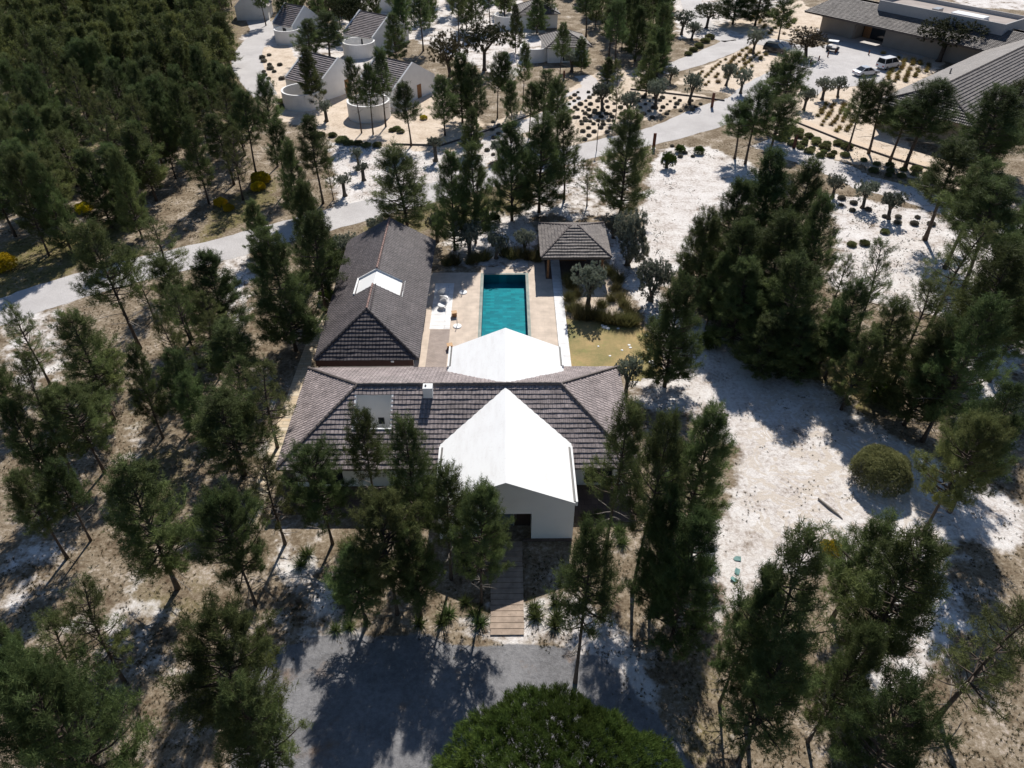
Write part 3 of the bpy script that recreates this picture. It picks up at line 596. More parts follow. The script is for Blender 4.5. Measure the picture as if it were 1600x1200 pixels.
wpt('ridge_tiles', caps(MB(), RA + Vector((0, 0, .05)), (-12.05, CY0 - 0.05, 5.5), 0.10), CAPR); wpt('ridge_tiles', caps(MB(), (-12.05, CY1 + 0.1, 5.5), RB + Vector((0, 0, .05)), 0.10), CAPR)
HT = simple('dark_hip_tile', (0.06, 0.052, 0.052), 0.75, 0.2, 4)
for i in (0, 1): wpt('hip_tiles', caps(MB(), q[i] + Vector((0, 0, .08)), RA, 0.12), HT)
wpt('fascia', MB().box(-16.1, -7.9, 49.22, 49.34, 2.15, 2.80), BROWNF)
wpt('wall', MB().box(-16.0, -8.3, 49.9, 69.7, 0, 2.9).prism([(-16.0, 69.75, 2.85), (-8.3, 69.75, 2.85), (-12.1, 69.75, 5.3)], (0, 0.1, 0)), CREAMW)
wpt('wall_lamp', MB().box(-9.75, -9.5, 49.1, 49.21, 2.62, 2.78), PLASTW)
wpt('window', MB().box(-8.297, -8.27, 52, 56, 0.2, 2.3).box(-8.297, -8.27, 58, 62, 0.2, 2.3), GLASSD)
# ------------------------------------------------------------------ pool
pool = empty('swimming_pool', (-0.23, 62, 0), 0, 'rectangular turquoise swimming pool with grey green coping set in a beige deck', 'pool')
def pp(name, mb, mat):
    o = mb.build(name, mat); o.location = -pool.location; o.parent = pool; return o
px0, px1, py0, py1, D = -2.44, 1.98, 56.2, 67.75, 1.0
b = MB()
b.quad((px0, py0, -D), (px1, py0, -D), (px1, py1, -D), (px0, py1, -D))
b.quad((px0, py1, -D), (px1, py1, -D), (px1, py1, 0.04), (px0, py1, 0.04)); b.quad((px0, py0, -D), (px0, py1, -D), (px0, py1, 0.04), (px0, py0, 0.04))
b.quad((px1, py1, -D), (px1, py0, -D), (px1, py0, 0.04), (px1, py1, 0.04)); b.quad((px1, py0, -D), (px0, py0, -D), (px0, py0, 0.04), (px1, py0, 0.04))
pp('basin', b, POOLT)
pp('coping', MB().box(px0 - 0.3, px0, py0 - 0.3, py1 + 0.3, 0.0, 0.06).box(px1, px1 + 0.3, py0 - 0.3, py1 + 0.3, 0.0, 0.06).box(px0, px1, py1, py1 + 0.3, 0, 0.06).box(px0, px1, py0 - 0.3, py0, 0, 0.06), COPE)
wq = MB(); wq.quad((px0, py0, -.05), (px1, py0, -.05), (px1, py1, -.05), (px0, py1, -.05)); pp('water', wq, WATER)
# the ground and deck need an opening over the basin
def cut_ground():
    g = bpy.data.objects['ground'].data; import bmesh
    bm = bmesh.new(); bm.from_mesh(g)
    fs = [f for f in bm.faces if abs(f.calc_center_median().x - (px0 + px1) / 2) < 6 and 52 < f.calc_center_median().y < 71]
    for co, no in (((px0 - .1, 0, 0), (1, 0, 0)), ((px1 + .1, 0, 0), (1, 0, 0)), ((0, py0 - .1, 0), (0, 1, 0)), ((0, py1 + .1, 0), (0, 1, 0))):
        fs = [f for f in bm.faces if abs(f.calc_center_median().x - (px0 + px1) / 2) < 6 and 52 < f.calc_center_median().y < 71]
        geom = set(fs)
        for f_ in fs: geom.update(f_.edges); geom.update(f_.verts)
        bmesh.ops.bisect_plane(bm, geom=list(geom), plane_co=co, plane_no=no)
    kill = [f for f in bm.faces if px0 - .1 < f.calc_center_median().x < px1 + .1 and py0 - .1 < f.calc_center_median().y < py1 + .1]
    bmesh.ops.delete(bm, geom=kill, context='FACES'); bm.to_mesh(g); bm.free()
cut_ground()
# ------------------------------------------------------------------ pavilion
pav = empty('pavilion', (7.1, 70.2, 0), 0, 'small open pool pavilion with pyramid tile roof on wooden posts', 'pavilion')
mb = MB(); X0, X1, Y0, Y1, ZE2 = -3.6, 3.6, -3.9, 3.75, 2.85; A = Vector((-0.35, 0, 4.5)); B = Vector((0.35, 0, 4.5))
c = [Vector((X0, Y0, ZE2)), Vector((X1, Y0, ZE2)), Vector((X1, Y1, ZE2)), Vector((X0, Y1, ZE2))]
tile_plane(mb, c[0], c[1], B, A, 0.37, (), 0.10); tile_plane(mb, c[2], c[3], A, B, 0.37, (), 0.1); tile_plane(mb, c[1], c[2], B, B); tile_plane(mb, c[3], c[0], A, A)
rf = mb.build('roof', ROOFL, pav)
for i, r_ in enumerate((A, B, B, A)): caps(MB(), c[i] + Vector((0, 0, .08)), r_, 0.11).build('hip_tiles', CAPM, pav)
MB().box(X0 + .03, X1 - .03, Y0 + .03, Y0 + .1, 2.6, 2.82).box(X0 + .03, X1 - .03, Y1 - .1, Y1 - .03, 2.6, 2.82).box(X0 + .03, X0 + .1, Y0 + .1, Y1 - .1, 2.6, 2.82).box(X1 - .1, X1 - .03, Y0 + .1, Y1 - .1, 2.6, 2.82).build('eaves_beam', FASC, pav)
for x, y in ((-2.8, -3.1), (2.8, -3.1), (2.8, 2.9), (-2.8, 2.9)): MB().box(x - .12, x + .12, y - .12, y + .12, 0.05, 2.9).build('post', WOOD, pav)
MB().box(-3.0, 3.0, -3.4, 3.3, 0.0, 0.055).build('floor', TERR, pav)
MB().box(-2.6, 2.6, 3.0, 3.1, 0.06, 2.7).build('back_wall', WOOD, pav)
counter = empty('bar_counter', (7.4, 70.9, 0.055), 0, 'wooden counter standing in the shade under the pavilion roof', 'counter')
MB().box(-1.6, 1.2, -0.3, 0.3, 0, 0.95).build('cabinet', WOOD, counter); MB().box(-1.7, 1.3, -0.36, 0.36, 0.953, 1.0).build('counter_top', WHITE, counter)
# ------------------------------------------------------------------ deck furniture
def parasol_base(px, py, label):
    p = P(px, py, 0.05); e = empty('parasol_base', p, 0, label, 'parasol base', 'parasol bases on the pool deck')
    MB().lathe([(0, 0), (0.42, 0), (0.42, 0.05), (0.36, 0.09), (0.05, 0.11), (0, 0.11)], n=20).build('base', PLASTW, e)
    MB().tube([(0, 0, 0.1), (0, 0, 0.95)], [0.035, 0.035], 8).build('pole', METALG, e)
parasol_base(723.5, 457, 'white round parasol base with short pole, the one nearer the pavilion end of the deck')
parasol_base(714.5, 510, 'white round parasol base with short pole, the one nearer the white canopy')
def stool(px, py, label):
    p = P(px, py, 0.05); e = empty('side_table', p, 0.2, label, 'side table', 'wooden block tables on the pool deck')
    bevel(MB().box(-.22, .22, -.22, .22, 0.06, 0.44).build('body', WOOD, e), 0.02); bevel(MB().box(-.26, .26, -.26, .26, 0.443, 0.5).build('top', simple('honey_wood', (0.45, 0.25, 0.10), 0.5, 0.2, 5), e), 0.01)
    for x in (-.15, .15): MB().box(x - .03, x + .03, -.15, .15, 0, .06).build('leg', DARKM, e)
stool(710, 494, 'brown wooden block table between the two parasol bases'); stool(703, 545, 'orange wooden block table beside the left corner of the white canopy')
def lounge(px, py, rz, label):
    p = P(px, py, 0.066); e = empty('lounge_chair', p, rz, label, 'chair', 'white moulded lounge chairs')
    sh = MB(); n = 12; pr = []
    for i in range(n + 1):
        a = math.pi * (0.1 + 0.8 * i / n) - math.pi; pr.append((0.42 * math.cos(a), 0.42 * math.sin(a)))
    for i in range(n):
        (x0, y0), (x1, y1) = pr[i], pr[i + 1]; ha = 0.55 + 0.35 * math.sin(math.pi * (i + .5) / n)
        sh.prism([(x0, y0, 0.3), (x1, y1, 0.3), (x1 * 1.12, y1 * 1.12, ha), (x0 * 1.12, y0 * 1.12, ha)], (0, 0.04, 0))
    sh.build('backrest', PLASTW, e, True); MB().lathe([(0, .30), (.42, .30), (.42, .40), (.3, .42), (0, .42)], n=18).build('seat', PLASTW, e)
    for i in range(4):
        a = math.pi / 4 + i * math.pi / 2; MB().tube([(0.3 * math.cos(a), 0.3 * math.sin(a), 0.3), (0.36 * math.cos(a), 0.36 * math.sin(a), 0)], [.02, .015], 6).build('leg', METALG, e)
lounge(690, 459, 0.5, 'white lounge chair at the edge of the tree shadow by the annex')
lounge(694, 470, -0.3, 'white lounge chair in full sun, middle of the three'); lounge(691, 481, 2.4, 'white lounge chair closest to the brown paving strip')
# ------------------------------------------------------------------ cottages
def cottage(L, label, W=10.3, LN=8.0, u=(0.58, 0.815), ze=2.6, zp=5.6, circ=None, r=3.3, door=True, col=None):
    L = Vector((L[0], L[1], 0)); u = Vector((u[0], u[1], 0)).normalized(); v = Vector((-u.y, u.x, 0)); M = Matrix(((u.x, v.x, 0), (u.y, v.y, 0), (0, 0, 1)))
    root = empty('cottage', L, math.atan2(u.y, u.x), label, 'cottage', 'white holiday cottages at the back')
    m = col or CREAMW
    w_ = MB(); gp = [(0, 0, 0), (W, 0, 0), (W, 0, ze + .25), (W / 2, 0, zp + .3), (0, 0, ze + .25)]
    w_.prism(gp, (0, 0.3, 0)); w_.prism([(p[0], LN - 0.3, p[2]) for p in gp], (0, 0.3, 0)); w_.box(0, 0.3, 0.3, LN - 0.3, 0, ze).box(W - .3, W, .3, LN - .3, 0, ze); w_.build('wall', m, root)
    rb_ = MB(); tile_plane(rb_, (0 - .25, LN - .3, ze - .05), (0 - .25, .3, ze - .05), (W / 2, .3, zp), (W / 2, LN - .3, zp), 0.42, (), 0.12)
    tile_plane(rb_, (W + .25, .3, ze - .05), (W + .25, LN - .3, ze - .05), (W / 2, LN - .3, zp), (W / 2, .3, zp), 0.42, (), 0.12); ro = rb_.build('roof', ROOF, root)
    caps(MB(), (W / 2, .3, zp + .04), (W / 2, LN - .3, zp + .04), 0.14).build('ridge_tiles', CAPM, root)
    if door: MB().box(W * 0.55, W * 0.55 + 1.0, -0.04, -0.003, 0.05, 2.2).build('door', WOOD, root)
    MB().box(-0.03, -0.003, LN * 0.35, LN * 0.6, 0.3, 2.1).build('window', GLASSD, root)
    if circ:
        Cc = Vector((circ[0], circ[1], 0)) - L; cx, cy = Cc.dot(u), Cc.dot(v); pw = MB(); n = 40
        for i in range(n):
            a0, a1 = 2 * math.pi * i / n, 2 * math.pi * (i + 1) / n; am = (a0 + a1) / 2; mx, my = cx + r * math.cos(am), cy + r * math.sin(am)
            if mx > 0.02 and my > 0: continue
            p = [(cx + rr * math.cos(a), cy + rr * math.sin(a)) for a in (a0, a1) for rr in (r - .28, r)]
            pw.prism([(p[0][0], p[0][1], 0), (p[1][0], p[1][1], 0), (p[3][0], p[3][1], 0), (p[2][0], p[2][1], 0)], (0, 0, 2.5))
        pw.build('patio_wall', m, root)
cottage((-30.3, 123.0), 'white cottage with orange door whose curved patio wall stands beside the forest road', circ=(-32.8, 122.0))
cottage((-25.6, 152.2), 'white cottage farthest back of the three with visible patio glass door', circ=(-28.2, 151.0), r=3.1)
cottage((-17.9, 120.2), 'white cottage behind the row of slim trunks, its curved patio wall on cream gravel', circ=(-21.4, 116.6))
cottage((-43.0, 161.0), 'white cottage mostly hidden by pines, only its round patio wall showing by the forest road', circ=(-44.1, 160.6), r=2.6, LN=6, W=8)
cottage((-59.6, 178.3), 'grey shaded cottage wall at the top edge above the forest road', W=7, LN=6, u=(1, 0.1), col=CREAMW, door=False)
cottage((-29, 186), 'white cottage at the top edge above the other cottages', W=8, LN=7, u=(1, .15), door=False)
# two roofs among the pines, upper middle
for (x, y, wd, dp, lab) in ((11.2, 149.5, 8.6, 9.0, 'cottage with pointed hip roof of tiles among pines near the top middle'), (6.5, 174.5, 9.5, 8.5, 'cottage with broad hip roof at the top edge beside a small white wall')):
    r0 = empty('cottage', (x, y, 0), 0.12, lab, 'cottage', 'hip roofed cottages upper middle'); MB().box(-wd / 2 + .5, wd / 2 - .5, -dp / 2 + .5, dp / 2 - .5, 0, 2.7).build('wall', CREAMW, r0)
    hip_roof(r0, -wd / 2, wd / 2, -dp / 2, dp / 2, 2.75, ((0, -0.6, 4.7), (0, 0.6, 4.7)), ROOFL, CAPM, {}, 0.12, 0.42)
    cm = MB()
    for sx, sy in ((-1, -1), (1, -1), (1, 1), (-1, 1)): caps(cm, (sx * wd / 2, sy * dp / 2, 2.83), (0, sy * 0.6, 4.75), 0.12)
    cm.build('hip_tiles', CAPM, r0); MB().box(-1, 1, -dp / 2 + .46, -dp / 2 + .497, .3, 2.1).build('window', GLASSD, r0)
    c0 = MB()
    for i in range(26):
        a0, a1 = math.pi * (0.7 + 1.1 * i / 26), math.pi * (0.7 + 1.1 * (i + 1) / 26); p = [(-wd / 2 - 1.6 + rr * math.cos(a), -1 + rr * math.sin(a)) for a in (a0, a1) for rr in (2.5, 2.75)]
        c0.prism([(p[0][0], p[0][1], 0), (p[1][0], p[1][1], 0), (p[3][0], p[3][1], 0), (p[2][0], p[2][1], 0)], (0, 0, 2.4))
    c0.build('patio_wall', CREAMW, r0)
# ------------------------------------------------------------------ reception building
e0 = P(1257, 17, 4.0); e1v = (P(1480, 66, 4.0) - e0); e1v.z = 0; ua = e1v.normalized(); va = Vector((-ua.y, ua.x, 0))
if va.y < 0: va = -va
rec = empty('reception_building', (e0.x, e0.y, 0), math.atan2(ua.y, ua.x), 'long reception building with low tiled roof and flat parapet at the upper right', 'building')
mb = MB(); LR = 46; DR = 7.2
tile_plane(mb, (0, 0, 4.0), (LR, 0, 4.0), (LR, DR, 6.3), (2.5, DR, 6.3), 0.42, (), 0.09); tile_plane(mb, (0, 16, 4.0), (0, 0, 4.0), (2.5, DR, 6.3), (2.5, DR + 1.6, 6.3), 0.42, (), 0.09)
tile_plane(mb, (LR, 16, 4.0), (0, 16, 4.0), (2.5, DR + 1.6, 6.3), (LR, DR + 1.6, 6.3), 0.42, (), 0.09)
mb.build('roof', ROOFL, rec)
MB().box(0.05, LR, 0.04, 0.16, 3.72, 3.97).build('fascia', FASC, rec)
MB().box(2.5, 10.2, 3.2, 3.5, 0, 4.4).box(17.0, LR, 3.2, 3.5, 0, 4.4).box(2.5, 2.8, 3.5, 14, 0, 4.4).box(10.2, 17.0, 3.2, 3.5, 3.0, 4.4).box(10.2, 10.4, 3.5, 6.5, 0, 3.0).box(16.8, 17.0, 3.5, 6.5, 0, 3.0).build('wall', TAUPE, rec)
MB().box(10.4, 16.8, 6.5, 6.6, 0, 3.0).build('entrance_glass', GLASSD, rec)
MB().box(10.6, 12.2, 6.44, 6.497, 0.05, 2.7).build('door', WOOD, rec)
pa = P(1375, 0, 7.5) - Vector((e0.x, e0.y, 0)); pxa = pa.dot(ua); pya = pa.dot(va)
pmb = MB(); PX0, PX1, PY0, PY1 = pxa, pxa + 24.5, pya, pya + 9.0
pmb.box(PX0, PX1, PY0, PY0 + .3, 4.6, 7.5).box(PX0, PX0 + .3, PY0 + .3, PY1, 4.6, 7.5).box(PX1 - .3, PX1, PY0 + .3, PY1, 4.6, 7.5).box(PX0, PX1, PY1, PY1 + .3, 4.6, 7.5)
pmb.build('parapet', simple('grey_parapet_render', (0.40, 0.38, 0.37), 0.85, 0.05), rec)
MB().box(PX0 + .3, PX1 - .3, PY0 + .3, PY1, 6.6, 6.8).build('flat_roof', simple('roof_membrane', (0.36, 0.31, 0.28), 0.9, 0.12, 0.5), rec)
MB().box(PX1 - 11, PX1 - 5, PY0 + 2, PY0 + 4.5, 6.803, 7.35).build('skylight', PLASTW, rec); MB().box(PX1 - 14.5, PX1 - 13.3, PY0 + 1.5, PY0 + 3.5, 6.803, 7.5).build('air_unit', METALG, rec)
# right building
fc = P(1525, 200, 4.0); aa = Vector((0.747, 0.665, 0)); bb = Vector((-0.665, 0.747, 0))
rbd = empty('restaurant_building', (fc.x, fc.y, 0), math.atan2(aa.y, aa.x), 'taupe walled building with long striped tile hip roof at the right edge', 'building')
mb = MB(); LL, WW, EZ, PZ = 52, 14.6, 4.0, 7.2
c = [Vector((0, 0, EZ)), Vector((LL, 0, EZ)), Vector((LL, WW, EZ)), Vector((0, WW, EZ))]; A = Vector((WW * .3, WW / 2, PZ)); B = Vector((LL - 4, WW / 2, PZ))
tile_plane(mb, c[0], c[1], B, A, 0.5, (), 0.13); tile_plane(mb, c[2], c[3], A, B, 0.42, (), 0.09); tile_plane(mb, c[3], c[0], A, A, 0.42, (), 0.1); tile_plane(mb, c[1], c[2], B, B, 0.42, (), 0.1)
mb.build('roof', ROOFL, rbd); cm = MB(); caps(cm, A, B, .16); caps(cm, c[0] + Vector((0, 0, .08)), A, .13); caps(cm, c[3] + Vector((0, 0, .08)), A, .13); cm.build('ridge_tiles', CAPM, rbd)
MB().box(1.0, LL - 1, 1.0, 1.3, 0, 4.3).box(1, LL - 1, WW - 1.3, WW - 1, 0, 4.3).box(1, 1.3, 1.3, WW - 1.3, 0, 4.3).build('wall', TAUPE, rbd)
MB().box(5, 9, 0.96, 0.997, 0.3, 2.6).box(12, 18, 0.96, 0.997, 0.3, 2.6).build('window', GLASSD, rbd)
MB().tube([(16, WW * 0.75, 5.4), (16, WW * 0.75, 6.5)], [0.12, 0.12], 8).build('vent_pipe', METALG, rbd)
# ------------------------------------------------------------------ vehicles
def car(px, py, rz, paint, label, name='parked_car', L=4.5, Wd=1.8, prof='sedan', cat='car'):
    p = P(px, py, 0.03); e = empty(name, p, rz, label, cat)
    if prof == 'sedan': low = [(-L / 2, .30), (-L / 2, .80), (-L / 2 + .25, .92), (-L * .30, .96), (L * .18, .92), (L / 2 - .3, .78), (L / 2, .62), (L / 2, .30)]; cab = [(-L * .36, .95), (-L * .20, 1.40), (L * .05, 1.43), (L * .24, .90)]
    elif prof == 'van': low = [(-L / 2, .35), (-L / 2 + .03, 1.15), (L * .26, 1.10), (L / 2 - .25, .98), (L / 2, .75), (L / 2, .35)]; cab = [(-L / 2 + .04, 1.14), (-L / 2 + .16, 1.90), (L * .12, 1.95), (L * .33, 1.06)]
    else: low = [(-L / 2, .38), (-L / 2 + .05, 1.05), (L * .20, 1.05), (L / 2 - .25, .98), (L / 2, .75), (L / 2, .38)]; cab = [(-L / 2 + .10, 1.04), (-L / 2 + .35, 1.66), (L * .05, 1.70), (L * .24, 1.02)]
    bm = MB(); bm.prism([(x, -Wd / 2, z) for x, z in low], (0, Wd, 0)); bevel(bm.build('body', paint, e), 0.09, 3)
    c_ = MB(); h = Wd / 2 - 0.06; t = Wd / 2 - 0.22
    a = [Vector((x, -h if i in (0, 3) else -t, z)) for i, (x, z) in enumerate(cab)]; b2 = [Vector((q.x, -q.y, q.z)) for q in a]
    c_.quad(*a); c_.quad(*b2[::-1])
    for i in range(4): j = (i + 1) % 4; c_.quad(a[j], a[i], b2[i], b2[j])
    g = bevel(c_.build('windows', GLASSD, e), 0.04)
    rf = MB(); rf.box(cab[1][0] - .02, cab[2][0] + .02, -t - .01, t + .01, cab[2][1] - .03, cab[2][1] + .035); bevel(rf.build('roof_panel', paint, e), 0.03)
    pl = MB()
    for (x0, z0), (x1, z1) in ((cab[0], cab[1]), (cab[3], cab[2])):
        for s in (-1, 1): pl.tube([(x0, s * (h + .005), z0), (x1, s * (t + .005), z1)], [.05, .04], 5)
    mxx = (cab[0][0] + cab[3][0]) / 2
    for s in (-1, 1): pl.tube([(mxx, s * (h + .005), .95), (mxx, s * (t + .005), cab[2][1])], [.045, .04], 5)
    pl.build('pillars', paint, e)
    for sx in (-1, 1):
        for s in (-1, 1):
            wh = MB(); wh.tube([(sx * L * .31, s * (Wd / 2 - .20), .33), (sx * L * .31, s * (Wd / 2 + .01), .33)], [.33, .33], 16); wo = wh.build('wheel', RUBBER, e)
            MB().tube([(sx * L * .31, s * (Wd / 2 + .012), .33), (sx * L * .31, s * (Wd / 2 + .022), .33)], [.2, .2], 12).build('rim', METALG, wo)
    for s in (-1, 1):
        y0, y1 = sorted((s * (Wd / 2 - .45), s * (Wd / 2 - .1))); MB().box(L / 2 - .03, L / 2 + .012, y0, y1, .55, .70).build('headlight', LAMPW, e); MB().box(-L / 2 - .012, -L / 2 + .04, y0, y1, .62, .82).build('tail_light', LAMPR, e)
    return e
car(1352, 117, R(18), CARS, 'silver blue sedan parked next to the white van on the pale car park', prof='sedan', L=4.6)
car(1387, 106, R(28), CARW, 'white passenger van with tall windows parked beside a planted gravel bed', 'parked_van', L=4.7, Wd=1.9, prof='van', cat='van')
car(1212, 82, R(-38), CARD, 'dark blue black estate car parked in tree shade behind an olive tree', prof='suv', L=4.8, Wd=1.9)
gc = empty('golf_cart', P(1300, 80, 0.03), R(-30), 'small golf cart with white canopy in the shade of the brownish tree', 'golf cart')
MB().prism([(-1.2, -.6, .35), (-1.2, -.6, .9), (-.3, -.6, .9), (-.2, -.6, .5), (.5, -.6, .5), (.8, -.6, .85), (1.2, -.6, .7), (1.2, -.6, .35)], (0, 1.2, 0)).build('body', CARD, gc)
MB().box(-1.15, .8, -.65, .65, 1.85, 1.93).build('canopy', PLASTW, gc)
for x in (-1.1, .72):
    for y in (-.58, .58): MB().tube([(x, y, .8), (x, y, 1.86)], [.025, .025], 6).build('canopy_post', METALG, gc)
for x in (-.8, .8):
    for s in (-1, 1): MB().tube([(x, s * .45, .25), (x, s * .62, .25)], [.25, .25], 12).build('wheel', RUBBER, gc)
MB().box(-.9, -.2, -.5, .5, .903, 1.05).build('seat', PLASTW, gc)
def cart(px, py, rz): pass
# ------------------------------------------------------------------ posts
def pillar(px, py, h, label, wd=0.42):
    p = P(px, py); e = empty('marker_pillar', p, rnd.uniform(-.2, .2), label, 'marker pillar', 'rusty steel marker pillars at the road')
    bevel(MB().box(-wd / 2, wd / 2, -.1, .1, 0, h).build('panel', CORTEN, e), 0.01); MB().box(-wd / 2 - .08, wd / 2 + .08, -.2, .2, 0, .06).build('foot', METALG, e)
pillar(1112, 168, 2.3, 'rusty pillar at the point of the lavender plot between two roads'); pillar(1021, 232, 2.2, 'rusty pillar at the road bend beside the tall dark pine'); pillar(1240, 232, 2.0, 'rusty pillar in shade beside the green cushion plants'); pillar(881, 124, 1.5, 'short rusty post among the cottages\' pines', 0.3)
for i, (x, y) in enumerate(((1266, 100), (1279, 95), (1293, 89), (1305, 84), (1357, 86))):
    e = empty('bollard', P(x, y), 0, ['brown bollard nearest the olive tree end of the row', 'second brown bollard of the row at the car park', 'third brown bollard of the row at the car park', 'brown bollard next to the golf cart', 'lone brown bollard in front of the entrance'][i], 'bollard', 'brown bollards along the car park'); MB().lathe([(0, 0), (.12, 0), (.12, .8), (.10, .9), (0, .92)], n=10).build('post', CORTEN, e)
for (x, y, lab) in ((932, 236, 'slim dark post at the road edge left of the tall pine'), (939, 178, 'tall thin lamp post in the cream plot behind the road')):
    e = empty('lamp_post', P(x, y), 0, lab, 'lamp post', 'lamp posts by the road'); MB().tube([(0, 0, 0), (0, 0, 3.6)], [.06, .045], 8).build('pole', DARKM, e); MB().lathe([(0, 0), (.14, .02), (.16, .3), (.05, .4), (0, .42)], (0, 0, 3.55), 10).build('lamp_head', DARKM, e)
# retaining edge lines of garden paths
ed = MB()
def edging(pts, lab, z=0.22, th=0.12):
    m = MB(); w3 = [P(*q) for q in pts]
    for a, b in zip(w3[:-1], w3[1:]):
        d = (b - a).normalized(); n_ = Vector((-d.y, d.x, 0)) * th / 2; m.prism([a - n_, b - n_, b + n_, a + n_], (0, 0, z))
    tag(m.build('path_edging', FASC), lab, 'edging', 'low dark edgings along the garden paths')
edging([(1222, 183), (1270, 202), (1330, 226), (1400, 250), (1465, 268)], 'low dark edging along the cream path below the reception'); edging([(612, 268 - 42), (690, 228), (740, 212), (800, 192), (880, 160)], 'low dark edging along the cream path before the cottages'); edging([(985, 140), (1040, 146), (1090, 152), (1132, 158)], 'low dark edging on top of the lavender plot')

# ------------------------------------------------------------------ vegetation meshes
def blades_mesh(name, C, D, n, length, width, spread, mat, seed, quad=False, shoot=0.0):
    """C tuft centres, D tuft directions (unit), n blades each; every blade a thin triangle"""
    rs = np.random.RandomState(seed); T = len(C); C = np.repeat(np.asarray(C, float), n, 0); D = np.repeat(np.asarray(D, float), n, 0)
    K = len(C); rv = rs.normal(size=(K, 3)); rv /= np.linalg.norm(rv, axis=1)[:, None]
    d = D * (1 - spread) + rv * spread; d /= np.linalg.norm(d, axis=1)[:, None] + 1e-9
    ln = length * rs.uniform(.65, 1.2, (K, 1)); side = np.cross(d, rs.normal(size=(K, 3))); side /= np.linalg.norm(side, axis=1)[:, None] + 1e-9
    base = C + rv * length * 0.12 + D * rs.uniform(-.5, .5, (K, 1)) * shoot; wd = width * rs.uniform(.7, 1.3, (K, 1))
    if quad:
        V = np.stack([base - d * ln * .15, base + side * wd / 2 + d * ln * .4, base + d * ln, base - side * wd / 2 + d * ln * .4], 1).reshape(-1, 3); k = 4
    else:
        V = np.stack([base - side * wd / 2, base + side * wd / 2, base + d * ln], 1).reshape(-1, 3); k = 3
    me = bpy.data.meshes.new(name); me.vertices.add(len(V)); me.vertices.foreach_set('co', V.ravel().astype('f'))
    F = np.arange(len(V)); me.loops.add(len(V)); me.loops.foreach_set('vertex_index', F.astype('i'))
    me.polygons.add(K); me.polygons.foreach_set('loop_start', (np.arange(K) * k).astype('i')); me.polygons.foreach_set('loop_total', np.full(K, k, 'i')); me.update(calc_edges=True)
    me.materials.append(mat); return me
def link(name, me, parent):
    o = bpy.data.objects.new(name, me); COL.objects.link(o); o.parent = parent; return o
